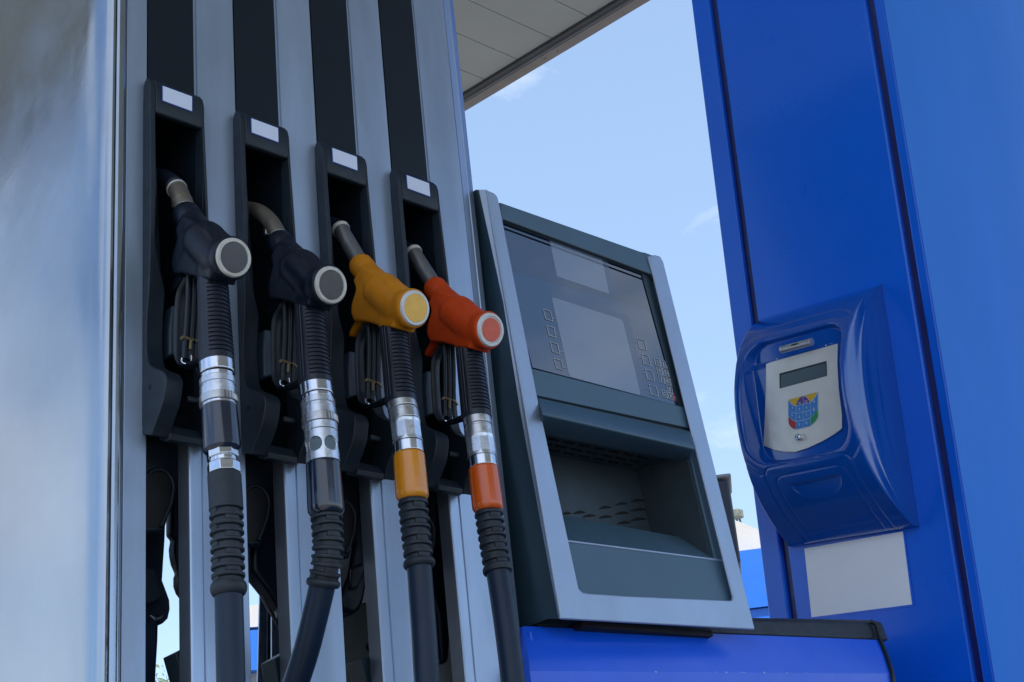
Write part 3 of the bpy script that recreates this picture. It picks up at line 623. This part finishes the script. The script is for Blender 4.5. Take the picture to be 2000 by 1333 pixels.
# left bevel strip and dark side
rows = [(371, 951.5, 935, 929), (480, 975.5, 959, 947), (592, 998.5, 983, 967), (803, 1029, 1016, 991), (1000, 1062, 1052, 1030), (1209, 1096.5, 1091, 1069)]
def rowmesh(cols):
    bm = B(); g_ = []
    for rw in rows: g_.append([bm.verts.new(Cp(rw[c_], rw[0], d_) + Vector((0, e_, 0))) for c_, d_, e_ in cols])
    for a, b in zip(g_, g_[1:]):
        for k_ in range(len(cols) - 1): bm.faces.new((a[k_], a[k_ + 1], b[k_ + 1], b[k_]))
    return bm
obj('bevel_strip', rowmesh([(1, .0012, 0), (2, .010, 0)]), 'silver', C.M, con, smooth=60)
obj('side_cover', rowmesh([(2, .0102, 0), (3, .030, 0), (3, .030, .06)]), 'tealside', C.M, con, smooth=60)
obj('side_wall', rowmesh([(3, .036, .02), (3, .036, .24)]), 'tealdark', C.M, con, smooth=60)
bm = B(); sweep(bm, [Cp(rw[3], rw[0], .036) + Vector((-.002, .075, 0)) for rw in rows], .003, 10); obj('side_ridge', bm, 'tealdark', C.M, con)
s0_, s1_ = C.at(936, 371, 1, .006), C.at(1086, 1210, 1, .006)
# right column inner return
bm = B()
prism(bm, [Cp(1276, 534, .0165), Cp(1350, 838, .0165), Cp(1432, 1165, .0165), Cp(1415, 1165, .0165), Cp(1336, 838, .0165), Cp(1262, 528, .0165)], (0, .03, 0)); obj('inner_return', bm, 'teal', C.M, con, bevel=.002)
# rear housing (closed box behind), top and right sides
bm = B()
zt = Cp(975, 393).z
w0, w1 = .018, .455
prism(bm, [(w0, .14, .02), (w1, .14, .06), (w1 - .01, .14, .74), (w0, .14, .72)], (0, .13, 0)); obj('rear_housing', bm, 'tealdark', C.M, con, bevel=.004)
bm = B()
prism(bm, [Cp(976, 394, .004), Cp(978, 428, .004), Cp(1270, 536, .004), Cp(1286, 545, .004), Cp(1283, 501, .004), Cp(1262, 493, .004), Cp(1252, 491, .004)], (0, .14, 0)); obj('top_bar', bm, 'teal', C.M, con, bevel=.004, seg=3)
bm = B(); sweep(bm, [Cp(985, 431, .002), Cp(1272, 538, .002)], .0016, 8, ref=(0, 1, 0)); obj('gap_seal', bm, 'void', C.M, con)
# glass
g = [(966, 424), (1276, 538), (1347, 799), (1040, 718)]
bm = B(); prism(bm, [Cp(*q, .012) for q in g], (0, .006, 0)); obj('screen_glass', bm, 'glass', C.M, con)
bm = B(); prism(bm, [Cp(*q, .0119) for q in [(966, 426), (1252, 531), (1288, 612), (986, 525)]], (0, .0004, 0)); obj('dark_band', bm, 'glassdark', C.M, con)
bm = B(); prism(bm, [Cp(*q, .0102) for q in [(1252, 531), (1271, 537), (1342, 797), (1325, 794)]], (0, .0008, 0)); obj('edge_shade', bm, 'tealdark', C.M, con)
def disp_(name, outer, inner, r):
    bm = B(); prism(bm, rnd([Cp(*q, .0118) for q in outer], r), (0, .0004, 0)); obj(name + '_border', bm, 'dispedge', C.M, con)
    bm = B(); prism(bm, rnd([Cp(*q, .0116) for q in inner], r), (0, .0004, 0)); obj(name, bm, 'display', C.M, con)
disp_('upper_display', [(1071, 463), (1185, 503), (1201, 578), (1087, 541)], [(1074, 470), (1176, 507), (1190, 575), (1088, 540)], .001)
disp_('main_display', [(1074, 569), (1228, 617), (1266, 776), (1112, 736)], [(1077, 580), (1216, 625), (1252, 773), (1112, 736)], .008)
# bezel band below the glass, black line, visor
bm = B(); prism(bm, [Cp(*q, .008) for q in [(1036, 719), (1341, 797), (1353, 838), (1036, 770)]], (0, .01, 0)); obj('bezel', bm, 'teal', C.M, con, bevel=.001)
bm = B(); prism(bm, [Cp(*q, .012) for q in [(1034, 769), (1353, 837), (1354, 845), (1036, 776)]], (0, .01, 0)); obj('shadow_gap', bm, 'void', C.M, con)
bm = B()
vl = [(1049, 777), (1057, 806), (1058, 810), (1059, 833), (1058, 849)]
vr = [(1348, 843), (1357, 870), (1358, 878), (1348, 893), (1338, 905)]
vd = [.006, -.016, -.017, .010, .045]
ra = [bm.verts.new(Cp(*q, d)) for q, d in zip(vl, vd)]; rb = [bm.verts.new(Cp(*q, d)) for q, d in zip(vr, vd)]
for i in range(4): bm.faces.new((ra[i], ra[i + 1], rb[i + 1], rb[i]))
bk = [bm.verts.new(Cp(1048, 777, .05)), bm.verts.new(Cp(1348, 843, .05))]
bm.faces.new((ra[0], rb[0], bk[1], bk[0])); bm.faces.new((ra[4], bk[0], bk[1], rb[4])); bm.faces.new(ra + [bk[0]]); bm.faces.new(rb[::-1] + [bk[1]])
obj('visor', bm, 'teal', C.M, con, bevel=.004, seg=4, smooth=30)
# cavity: ceiling, back wall with louvres, right wall, floor
zc = lambda q, d: Cp(*q, d).z
bm = B()
x0c, x1c = .034, .425
YB = .135
box(bm, x0c - .01, x1c, .046, YB + .004, .338, .342)
prism(bm, [(x0c - .01, YB, .10), (x1c, YB, .14), (x1c, YB, .342), (x0c - .01, YB, .342)], (0, .004, 0))
prism(bm, [(x1c, .02, .12), (x1c, YB + .004, .12), (x1c, YB + .004, .40), (x1c, .02, .40)], (.004, 0, 0))
prism(bm, [(x0c - .014, .02, .05), (x0c - .014, YB + .004, .05), (x0c - .014, YB + .004, .40), (x0c - .014, .02, .40)], (.004, 0, 0))
for (xa, xb, yy) in ((550, 605, 484), (630, 685, 466), (705, 770, 450), (550, 610, 530), (628, 690, 512), (705, 775, 495), (640, 700, 558), (705, 775, 542), (425, 480, 508), (372, 410, 512), (470, 530, 525)):
    pa = C.at(950 + xa / 2.5, 800 + yy / 2.5, 1, YB); pb = C.at(950 + xb / 2.5, 800 + (yy - (xb - xa) * .10) / 2.5, 1, YB); z = min(pa.z, pb.z)
    ar = [Vector((pa.x + (pb.x - pa.x) * t_, YB - .0004, pa.z + (pb.z - pa.z) * t_ + .0035 * math.sin(math.pi * t_))) for t_ in [q_ / 8 for q_ in range(9)]]
    prism(bm, [Vector((pa.x, YB - .0004, pa.z - .0012))] + ar + [Vector((pb.x, YB - .0004, pb.z - .0012))], (0, -.0015, 0), 1)
for r_ in range(4):
    for c_ in range(9):
        x = .06 + c_ * .038; y = .060 + r_ * .018
        box(bm, x, x + .026, y, y + .004, .3362, .3378, 1)
obj('cavity', bm, 'cavity', C.M, con, mats=['cavity', 'void'])
# tray: sloping ledge and front panel
bm = B()
tl = [(1082, 1004), (1086, 1054), (1090, 1057), (1112, 1162)]
trr = [(1398, 1062), (1412, 1093), (1414, 1098), (1434, 1176)]
td = [.075, .018, .014, .010]
ra = [bm.verts.new(Cp(*q, d)) for q, d in zip(tl, td)]; rb = [bm.verts.new(Cp(*q, d)) for q, d in zip(trr, td)]
# straighten: place at measured picture points
for i in range(3): bm.faces.new((ra[i], ra[i + 1], rb[i + 1], rb[i]))
obj('tray', bm, 'teal', C.M, con, smooth=20)
bm = B(); sweep(bm, [Cp(1104, 1057, .0145), Cp(1413, 1096, .0145)], .0022, 10, ref=(0, 1, 0)); obj('tray_edge', bm, 'silver', C.M, con)
# key outlines
def frame_line(bm, pts, w, d, closed=True):
    pts = [Cp(*q, d) for q in pts]
    n_ = len(pts)
    for i in range(n_ if closed else n_ - 1):
        a, b = pts[i], pts[(i + 1) % n_]; sweep(bm, [a, b], w, 6, ref=(0, 1, 0))
KD = .0112
def key(cx, cy, w, h, slope=.30, lean=.24): # corner points of one sloped key outline in the picture
    return [(cx - w / 2 - lean * h / 2, cy - h / 2 - slope * w / 2), (cx + w / 2 - lean * h / 2, cy - h / 2 + slope * w / 2), (cx + w / 2 + lean * h / 2, cy + h / 2 + slope * w / 2), (cx - w / 2 + lean * h / 2, cy + h / 2 - slope * w / 2)]
def softkey(cx, cy, side):
    bm = B(); kp = key(cx, cy, 14, 19); frame_line(bm, kp, .0006, KD)
    a = (cx + 9.5, cy + 6) if side > 0 else (cx - 9, cy - 3); b = (a[0] + 6 * side, a[1] + 1.8 * side); frame_line(bm, [a, b], .0006, KD, False)
    obj('soft_key', bm, 'line', C.M, con)
for q in ((1070.5, 616), (1077, 648), (1084, 680), (1091.5, 712)): softkey(*q, 1)
for q in ((1254, 673), (1262, 703), (1269.5, 733), (1277, 763)): softkey(*q, -1)
def numkey(cx, cy, s, mt='line', w=9.5, h=13.5):
    bm = B(); frame_line(bm, key(cx, cy, w, h, .28, .22), .0005, KD)
    c = Cp(cx, cy, KD); m4 = Matrix.Translation(c) @ Matrix.Rotation(R(90), 4, 'X')
    if s: text_mesh(bm, s, .0115, m4, 0)
    obj('key', bm, mt, C.M, con)
K0 = (1284, 708); dx_ = (11.4, 3.6); dy_ = (4.0, 16.6)
for r_ in range(3):
    for c_ in range(3): numkey(K0[0] + dx_[0] * c_ + dy_[0] * r_, K0[1] + dx_[1] * c_ + dy_[1] * r_, str(r_ * 3 + c_ + 1))
numkey(K0[0] + dx_[0] + 3 * dy_[0] + 1, K0[1] + dx_[1] + 3 * dy_[1], '0')
for i, s in enumerate('CX'): numkey(K0[0] + 14.6 + dx_[0] * i, K0[1] + 62.5 + dx_[1] * i, s)
bm = B(); prism(bm, [Cp(*q, KD) for q in key(K0[0] + 14.6 + dx_[0] * 2, K0[1] + 62.5 + dx_[1] * 2, 10, 14, .28, .22)], (0, .0005, 0)); obj('red_key', bm, 'redkey', C.M, con)
bm = B(); c = (K0[0] + 14.6 + dx_[0] * 2, K0[1] + 62.5 + dx_[1] * 2); frame_line(bm, [(c[0] - 1, c[1] - 7), (c[0] + 1, c[1] + 7)], .0004, KD - .0006, False); frame_line(bm, [(c[0] - 5, c[1] - 1), (c[0] + 5, c[1] + 1.5)], .0004, KD - .0006, False); obj('red_key_lines', bm, 'line', C.M, con)
# dark box standing in for the black gap under the console
bm = B(); box(bm, .08, .40, .03, .09, .0, .012); obj('underside_gap', bm, 'void', C.M, con, bevel=.003)

# ---- blue base cabinet (pump frame)
bm = B()
def Pp(x, y, d): return P.at(x, y, 1, d)
A = [Pp(1024, 1223, .0), Pp(1716, 1250, .0)]
Bq = [Pp(1034, 1311, -.036), Pp(1741, 1316, -.036)]
zb = -1.1
L0 = [A[0], Bq[0], Vector((Bq[0].x, -.036, zb)), Vector((Bq[0].x, .45, zb)), Vector((A[0].x, .45, A[0].z))]
L1 = [A[1], Bq[1], Vector((Bq[1].x, -.036, zb)), Vector((Bq[1].x, .45, zb)), Vector((A[1].x, .45, A[1].z))]
va = [bm.verts.new(v) for v in L0]; vb = [bm.verts.new(v) for v in L1]
for i in range(5): bm.faces.new((va[i], va[(i + 1) % 5], vb[(i + 1) % 5], vb[i]))
bm.faces.new(va[::-1]); bm.faces.new(vb)
cab = obj('cabinet', bm, 'bluecab', P.M, disp, bevel=.0012, seg=2, smooth=20)
rg2 = random.Random(5)
for k_ in range(9):
    u_ = rg2.choice([.44, .46, .48, .52, .58, .60, .66, .72, .30]) + rg2.uniform(-.01, .01); p_ = Bq[0].lerp(Bq[1], u_)
    bm = B(); w_ = rg2.uniform(.001, .0035); h_ = rg2.uniform(.0006, .0016)
    prism(bm, [p_ + Vector((-w_, -.0003, 0)), p_ + Vector((-w_ * .3, -.0003, h_)), p_ + Vector((w_ * .6, -.0003, h_ * .6)), p_ + Vector((w_, -.0003, -h_ * .4)), p_ + Vector((0, -.0003, -h_))], (0, -.0003, 0)); obj('paint_chip', bm, 'kdigit', P.M, cab)
bm = B()   # dark rounded top ledge
a, b = Pp(1026, 1204, .032), Pp(1706, 1216, .032)
l0 = [(.005, A[0].z + .003), (.012, a.z - .004), (.030, a.z + .004), (.44, a.z + .004), (.44, A[0].z + .003)]
l1 = [(.005, A[1].z + .003), (.012, b.z - .004), (.030, b.z + .004), (.44, b.z + .004), (.44, A[1].z + .003)]
va = [bm.verts.new((a.x, y, z)) for y, z in l0]; vb = [bm.verts.new((b.x, y, z)) for y, z in l1]
for i in range(5): bm.faces.new((va[i], va[(i + 1) % 5], vb[(i + 1) % 5], vb[i]))
bm.faces.new(va[::-1]); bm.faces.new(vb); obj('top_ledge', bm, 'greyrubber', P.M, cab, bevel=.006, seg=4)
bm = B(); rim = [Pp(1700, 1214, .007), Pp(1712, 1222, .002), Pp(1717, 1245, -.002), Pp(1731, 1280, -.020), Pp(1742, 1314, -.038), Pp(1746, 1345, -.038)]
sweep(bm, cat(rim, 5) + [Vector((rim[-1].x + .004, -.038, zb))], .0042, 12); obj('edge_trim', bm, 'black', P.M, cab)
bm = B(); box(bm, A[0].x - .002, A[0].x + .004, -.012, -.002, zb, A[0].z - .01); obj('side_flange', bm, 'bluecab', P.M, cab, bevel=.002)

# ================================================================== BLUE COLUMN
pil = thing('blue_column', Matrix.Translation(T.M @ Vector((.2, .15, -1.0))) @ T.M.to_3x3().to_4x4(), 'tall glossy blue canopy column with two long grooves on its face', 'column')
ZL, ZH = -.86, 3.22
bm = B(); box(bm, .012, .62, -.086, .40, ZL, ZH); obj('core', bm, 'bluegroove', T.M, pil)
def tpan(name, ya, yb_, m='blue', d=0, bev=.004):
    bm = B(); box(bm, d, .02, ya, yb_, ZL, ZH); return obj(name, bm, m, T.M, pil, bevel=bev, seg=3)
tpan('edge_strip', .357, .4085); tpan('face_panel', -.050, .338, bev=.005); tpan('edge_strip', -.0921, -.068)
bm = B(); box(bm, .0205, .60, .401, .4085, ZL, ZH); obj('rear_face', bm, 'blue', T.M, pil)
bm = B()
pr = []
for i in range(31):
    u = i / 30; pr.append((.0005 + 1.25 * u, -.0925 - .05 * math.sin(math.pi * u) ** 1.0))
pr += [(1.25, -.03), (.03, -.03), (.021, -.0665), (.0208, -.085)]
prism(bm, [(x, y, ZL) for x, y in pr], (0, 0, ZH - ZL)); obj('side_sheet', bm, 'bluelit', T.M, pil)

# notice plate
bm = B(); pq = [(1568, 1071), (1766, 1036), (1786, 1184), (1584, 1211)]; prism(bm, [T.at(*q, 0, -.0018) for q in pq], (.0014, 0, 0))
nb = obj('backing', bm, 'bluegroove', T.M)
sg = thing('notice_plate', T.M @ Matrix.Translation((0, .17, .2)), 'blank white rectangular notice plate on the blue column below the card terminal', 'sign')
nb.parent = sg; nb.matrix_basis = sg.matrix_basis.inverted() @ T.M
nb.name = 'frame'; nb.data.materials[0] = M['blue']
bm = B(); prism(bm, [T.at(*q, 0, -.0026) for q in [(1571, 1072), (1763, 1038.5), (1781, 1181), (1585, 1206)]], (.0007, 0, 0)); obj('face', bm, 'white', T.M, sg)

# ================================================================== CARD TERMINAL
TM = T.M @ Matrix.Translation((0, .169, .54))
ter = thing('card_terminal', TM, 'dark blue bulging card payment terminal with steel keypad plate mounted on the blue column', 'payment terminal')
tab = [(.2785, .0), (.281, .026), (.2855, .032), (.305, .058), (.34, .102), (.38, .138), (.417, .162), (.47, .181), (.53, .190), (.575, .189), (.62, .181), (.679, .158), (.72, .130), (.752, .100), (.777, .066), (.795, .034), (.8065, .0)]
def dep(z):
    for (a, da), (b, db) in zip(tab, tab[1:]):
        if a <= z <= b: t = (z - a) / (b - a); return da + (db - da) * t
    return 0
# smooth the table
NZ = 300; zz = [.2785 + (.8065 - .2785) * i / NZ for i in range(NZ + 1)]
dd = [dep(z) for z in zz]
for _ in range(120): dd = [dd[0]] + [(dd[i - 1] + 2 * dd[i] + dd[i + 1]) / 4 if 10 < i else dd[i] for i in range(1, NZ)] + [dd[-1]]
def ss(a, b, x): t = max(0, min(1, (x - a) / (b - a))); return t * t * (3 - 2 * t)
FD = -.170
def tq(x, y, d=FD): v = T.at(x, y, 0, d); return v.y, v.z
z3 = lambda a, b: (1400 + a / 2.424, 530 + b / 2.424)
# recess: rounded window described by its four corners in y, z
rc = [tq(*z3(*q)) for q in [(168, 420), (572, 290), (600, 800), (165, 870)]]
RYc = (max(q[0] for q in rc) + min(q[0] for q in rc)) / 2; RZt = (rc[0][1] + rc[1][1]) / 2 + .036; RZb = (rc[2][1] + rc[3][1]) / 2
RHW = (max(q[0] for q in rc) - min(q[0] for q in rc)) / 2; RZc = (RZt + RZb) / 2 - .006; RHH = (RZt - RZb) / 2 + .010
def sdr(y, z, cy, cz, hw, hh, r):
    a = abs(y - cy) - hw + r; b = abs(z - cz) - hh + r
    return math.hypot(max(a, 0), max(b, 0)) + min(max(a, b), 0) - r
def surf(y, z, d):
    s = sdr(y, z, RYc, RZc, RHW, RHH + (.010 * (1 - ((y - RYc) / RHW) ** 2) if z < RZc else 0), .045)
    cut = 1 - ss(-.009, .002, s)
    floor = .158 + (.0 if z > .5 else 0)
    d2 = d * (1 - cut) + min(d, .1340 - .014 * ss(.655, .672, z)) * cut
    if 0 < s < .022: d2 += .0016 * math.sin(math.pi * s / .022)
    # raised bead round the window
    if .028 < s < .034 and z > .42: d2 -= .0010
    # lower pocket lines
    s2 = sdr(y, z, .165, .335, .105, .098, .02)
    if z < .44 and abs(s2) < .003: d2 -= .0022 * (1 - abs(s2) / .003)
    s3 = sdr(y, z, .165, .325, .085, .088, .02)
    if z < .43 and abs(s3) < .0025: d2 -= .0018 * (1 - abs(s3) / .0025)
    # crescent finger grip
    cz = .394
    if z < cz and z > cz - .040:
        e = ((y - .160) / .060) ** 2 + ((cz - z) / .038) ** 2
        if e < 1: d2 -= .010 * (1 - (cz - z) / .040) * (1 - e) ** .35
    if abs(z - .3) < .0012: d2 -= .001
    return d2
NY = 210; bm = B(); grid = []
for i, z in enumerate(zz):
    d = dd[i]; ins = .016 * min(1, d / .19); y0 = .0155 + ins; y1 = .3225 - ins; row = []
    for j in range(NY + 1):
        u = j / NY; y = y0 + (y1 - y0) * u
        e = min(u, 1 - u) * (y1 - y0)
        ed = .003 * (1 - min(1, e / .003)) ** 2 * min(1, d / .05)
        row.append(bm.verts.new((-(surf(y, z, d)) + ed, y, z)))
    grid.append(row)
for a, b in zip(grid, grid[1:]):
    for j in range(NY): bm.faces.new((a[j], a[j + 1], b[j + 1], b[j]))
for side in (0, 1):      # ribbed side cheeks
    edge = [r[0] if side == 0 else r[-1] for r in grid]; yb_ = .0155 if side == 0 else .3225; NS = 26; prev = edge
    for k in range(1, NS + 1):
        s = k / NS; cur = []
        for i, v in enumerate(edge):
            x = v.co.x * (1 - s) - .0005 * s; y = v.co.y + (yb_ - v.co.y) * (s ** .7)
            bumpv = .0016 * (math.exp(-((s - .30) / .025) ** 2) + math.exp(-((s - .66) / .025) ** 2)) * min(1, -v.co.x / .05)
            y += -bumpv if side == 0 else bumpv
            cur.append(bm.verts.new((x, y, v.co.z)))
        for i in range(NZ): bm.faces.new((prev[i], prev[i + 1], cur[i + 1], cur[i]))
        prev = cur
hs = obj('housing', bm, 'blueterm', T.M, ter, smooth=60)
# faceplate
PD = -.1385
fp = [z3(*q) for q in [(232, 440), (250, 432), (400, 390), (555, 347), (571, 343), (570, 440), (577, 560), (592, 680), (592, 745), (560, 770), (500, 806), (430, 838), (370, 857), (320, 856), (270, 846), (220, 826), (226, 700), (231, 560)]]
bm = B(); prism(bm, [T.at(*q, 0, PD) for q in fp], (.0025, 0, 0)); obj('faceplate', bm, 'plate', T.M, ter, bevel=.0008)
def tpoly(name, pts, d, th, m, bev=0, r=0, parent=None):
    bm = B(); pp = [T.at(*q, 0, d) for q in pts]; pp = rnd(pp, r, 3) if r else pp; prism(bm, pp, (th, 0, 0)); return obj(name, bm, m, T.M, parent or ter, bevel=bev)
z4 = lambda a, b: (1480 + a / 4.935, 630 + b / 4.935)
tpoly('display_bezel', [z4(*q) for q in [(208, 494), (662, 372), (666, 516), (210, 638)]], PD - .0006, .0006, 'black')
tpoly('display', [z4(*q) for q in [(222, 508), (655, 392), (660, 514), (222, 632)]], PD - .0012, .0006, 'lcd')
# keypad shield
KP = PD - .0012
sh = [(290, 742), (578, 665), (580, 905), (560, 950), (520, 990), (480, 1010), (380, 1036), (340, 1028), (305, 1000), (290, 965)]
kp = tpoly('keypad', [z4(*q) for q in sh], KP, .0012, 'kwhite')
def kcell(pts, m): 
    c = (sum(p[0] for p in pts) / len(pts), sum(p[1] for p in pts) / len(pts))
    pts = [(c[0] + (p[0] - c[0]) * (1 - 5 / max(30, abs(p[0] - c[0]) + 30)), c[1] + (p[1] - c[1]) * (1 - 5 / max(30, abs(p[1] - c[1]) + 30))) for p in pts]
    tpoly('keypad_key', [z4(*q) for q in pts], KP - .0008, .0008, m, parent=kp)
kcell([(293, 745), (430, 708), (400, 735), (380, 765), (368, 806), (330, 790)], 'kyellow')
kcell([(435, 706), (576, 668), (550, 720), (503, 772), (490, 740), (465, 715)], 'kyellow')
kcell([(368, 806), (378, 770), (400, 735), (434, 707), (436, 788)], 'kpurple')
kcell([(436, 788), (436, 707), (470, 722), (492, 748), (502, 772)], 'kpurple')
kcell([(293, 750), (325, 790), (368, 810), (368, 880), (325, 860), (293, 825)], 'kblue')
kcell([(293, 825), (325, 860), (368, 880), (368, 958), (325, 935), (293, 902)], 'kblue')
kcell([(293, 905), (325, 937), (368, 960), (368, 1034), (340, 1026), (308, 1000), (294, 965)], 'kred')
kcell([(505, 775), (545, 735), (578, 680), (578, 752), (545, 805), (505, 848)], 'kblue')
kcell([(505, 848), (545, 805), (578, 752), (578, 830), (545, 885), (505, 925)], 'kblue')
kcell([(505, 925), (545, 885), (578, 832), (580, 905), (560, 948), (505, 998)], 'kgreen')
for r_ in range(3):
    for c_ in range(2):
        xa, xb = (368, 436) if c_ == 0 else (436, 505); t0 = 806 - (xa - 368) * .25 + r_ * 76; t1 = 806 - (xb - 368) * .25 + r_ * 76
        kcell([(xa, t0), (xb, t1), (xb, t1 + 76), (xa, t0 + 76)], 'kblue')
bm = B()
for s, q in zip('1234567890', [(335, 822), (402, 840), (470, 822), (542, 766), (330, 893), (402, 912), (470, 895), (542, 842), (402, 986), (470, 970)]):
    c = T.at(*z4(*q), 0, KP - .0014); m4 = Matrix.Translation(c) @ Matrix.Rotation(R(-90), 4, 'Z') @ Matrix.Rotation(R(90), 4, 'X'); text_mesh(bm, s, .0085, m4)
obj('keypad_digits', bm, 'kwhite', T.M, kp)
bm = B()
for q in ((402, 770), (402, 784), (462, 756), (466, 770)):
    a = T.at(*z4(q[0] - 15, q[1] + 4), 0, KP - .0012); b = T.at(*z4(q[0] + 15, q[1] - 4), 0, KP - .0012); sweep(bm, [a, b], .0006, 6, ref=(1, 0, 0))
obj('keypad_marks', bm, 'kwhite', T.M, kp)
# lock, card slot, screws
c = T.at(*z4(408, 1112), 0, PD); bm = B(); lathe(bm, c + Vector((.001, 0, 0)), c + Vector((-.012, 0, 0)), [(0, .0072), (.8, .0072), (.95, .0062), (1.0, .0050), (.92, .0044)], 32); lk = obj('lock', bm, 'chrome', T.M, ter, smooth=30)
bm = B(); box(bm, c.x - .0112, c.x - .0104, c.y - .001, c.y + .001, c.z - .003, c.z + .003); obj('keyhole', bm, 'void', T.M, lk)
bm = B(); a = T.at(*z4(225, 265), 0, -.160); b = T.at(*z4(525, 185), 0, -.160)
sweep(bm, [a.lerp(b, i / 24) for i in range(25)], lambda i, th: .0080, 28, ref=(1, 0, 0)); cs = obj('card_slot', bm, 'aluswivel', T.M, ter)
bm = B(); mth = [a.lerp(b, .25 + .5 * i / 10) + Vector((-.0062, 0, -.002 + .0035 * math.sin(math.pi * i / 10))) for i in range(11)]; sweep(bm, mth, [.0008 + .0016 * math.sin(math.pi * i / 10) for i in range(11)], 10, ref=(1, 0, 0)); obj('slot_mouth', bm, 'void', T.M, cs)
for q in ((190, 355), (661, 222)):
    c = T.at(*z4(*q), 0, PD - .001); bm = B(); capsule(bm, c, c + Vector((-.002, 0, 0)), .0022, .0018, 12); obj('screw', bm, 'chrome', T.M, ter)
# finger-grip shadow strip is geometry of the housing

# ================================================================== BACKGROUND
def ray(x, y): return (WX @ Vector((x - 1000, 666.5 - y, -2800))).normalized()
def gp(x, y, dist):   # world point at horizontal distance dist
    r = ray(x, y); return Vector((0, 0, CAMZ)) + r * (dist / math.hypot(r.x, r.y))
def facing_box(bm, xl, xr, ytop, ybot, dist, depth, mi=0, ground=False):
    a = gp(xl, ybot, dist); b = gp(xr, ybot, dist); c = gp(xl, ytop, dist)
    z0 = 0 if ground else a.z; z1 = c.z; d = Vector((a.x + b.x, a.y + b.y, 0)).normalized() * depth
    prism(bm, [(a.x, a.y, z0), (b.x, b.y, z0), (b.x + d.x, b.y + d.y, z0), (a.x + d.x, a.y + d.y, z0)], (0, 0, z1 - z0), mi)
# shop seen through the gap beside the first hose
o = gp(498, 1240, 22); shop = thing('shop_building', Matrix.Translation((o.x, o.y, 0)), 'low white shop with bright blue fascia seen through the gap between the pump rails', 'building')
bm = B(); facing_box(bm, 380, 640, 1236, 1290, 22.3, 6, ground=True); obj('wall', bm, 'bgwhite', parent=shop)
bm = B(); facing_box(bm, 378, 642, 1190, 1233, 22.0, 6.6); obj('parapet', bm, 'bgwhite', parent=shop)
bm = B(); facing_box(bm, 377, 643, 1239, 1318, 21.9, 6.7); obj('fascia', bm, 'bgblue', parent=shop)
bm = B(); facing_box(bm, 488, 502, 1326, 1500, 22.1, .1); obj('window', bm, 'glass', parent=shop)
# kiosk right of the console
o = gp(1450, 1100, 16); kio = thing('kiosk_building', Matrix.Translation((o.x, o.y, 0)), 'white and blue kiosk building between the console and the blue column', 'building')
bm = B(); facing_box(bm, 1400, 1560, 1082, 1196, 16.0, 5); obj('blue_band', bm, 'bgblue', parent=kio)
bm = B(); facing_box(bm, 1401, 1559, 1199, 1300, 16.05, 5, ground=True); obj('lower_wall', bm, 'bgblue', parent=kio)
bm = B(); a = [gp(x, y, 16.1) for x, y in ((1400, 1018), (1441, 1018), (1470, 1030), (1560, 1066), (1560, 1080), (1400, 1080))]; d = Vector((.81, .58, 0)) * 4; prism(bm, a, d); obj('upper_wall', bm, 'bgwhite', parent=kio)
# floodlight on its roof
o = gp(1442, 1010, 15.5); fl = thing('floodlight', Matrix.Translation(o), 'small dark green floodlight on the kiosk roof right of the console', 'lamp')
bm = B(); c = gp(1443, 1006, 16.4); box(bm, c.x - .10, c.x + .02, c.y - .06, c.y + .06, c.z - .05, c.z + .06); obj('lamp_head', bm, 'greenplate', parent=fl, bevel=.02)
bm = B(); sweep(bm, [c + Vector((-.05, 0, -.04)), gp(1440, 1020, 16.4)], .012, 8, ref=(0, 1, 0)); sweep(bm, [c + Vector((0, 0, -.04)), gp(1447, 1022, 16.4)], .012, 8, ref=(0, 1, 0)); obj('bracket', bm, 'bggrey', parent=fl)
# grey pump head behind
o = gp(1410, 1000, 5.2); gpm = thing('far_pump', Matrix.Translation((o.x, o.y, .13)), 'grey fuel pump head partly hidden behind the console with clear top strip', 'fuel pump')
bm = B(); facing_box(bm, 1345, 1449, 946, 1110, 5.2, .3, ground=False); obj('casing', bm, 'bggrey', parent=gpm, bevel=.01)
bm = B(); facing_box(bm, 1331, 1430, 936, 943, 5.2, .3); obj('top_strip', bm, 'bgwhite', parent=gpm, bevel=.01)
bm = B(); facing_box(bm, 1352, 1446, 1114, 1300, 5.25, .25, ground=True); obj('base', bm, 'bgwhite', parent=gpm, bevel=.01)

# tree -------------------------------------------------------------
o = gp(318, 1322, 26); tr_ = thing('tree', Matrix.Translation((o.x, o.y, 0)), 'small leafy green tree whose top shows low in the leftmost pump gap', 'tree')
H_ = o.z + .25
bm = B(); sweep(bm, [(o.x, o.y, 0), (o.x + .05, o.y, H_ * .35), (o.x - .03, o.y, H_ * .7)], [.13, .09, .04], 12)
for k in range(7):
    a = k * .9; s = Vector((o.x, o.y, H_ * (.3 + .05 * k))); sweep(bm, [s, s + Vector((math.cos(a) * .5, math.sin(a) * .5, .45))], [.035, .012], 8, ref=(0, 1, 0))
obj('trunk', bm, 'bark', parent=tr_)
bm = B(); rg = random.Random(3)
for c_ in range(46):
    th = rg.uniform(0, 6.28); ph = rg.uniform(-.6, 1.4); rr = rg.uniform(.45, 1.0)
    cc = Vector((o.x + math.cos(th) * math.cos(ph) * rr * 1.25, o.y + math.sin(th) * math.cos(ph) * rr * 1.25, H_ - 1.25 + math.sin(ph) * rr * 1.15))
    for l_ in range(70):
        p = cc + Vector((rg.gauss(0, .15), rg.gauss(0, .15), rg.gauss(0, .12))); s = rg.uniform(.03, .06)
        u = Vector((rg.gauss(0, 1), rg.gauss(0, 1), rg.gauss(0, 1))).normalized(); v = u.orthogonal().normalized()
        f = bm.faces.new([bm.verts.new(p + u * s), bm.verts.new(p + v * s * .5), bm.verts.new(p - u * s), bm.verts.new(p - v * s * .5)])
obj('crown', bm, 'leaf', parent=tr_)
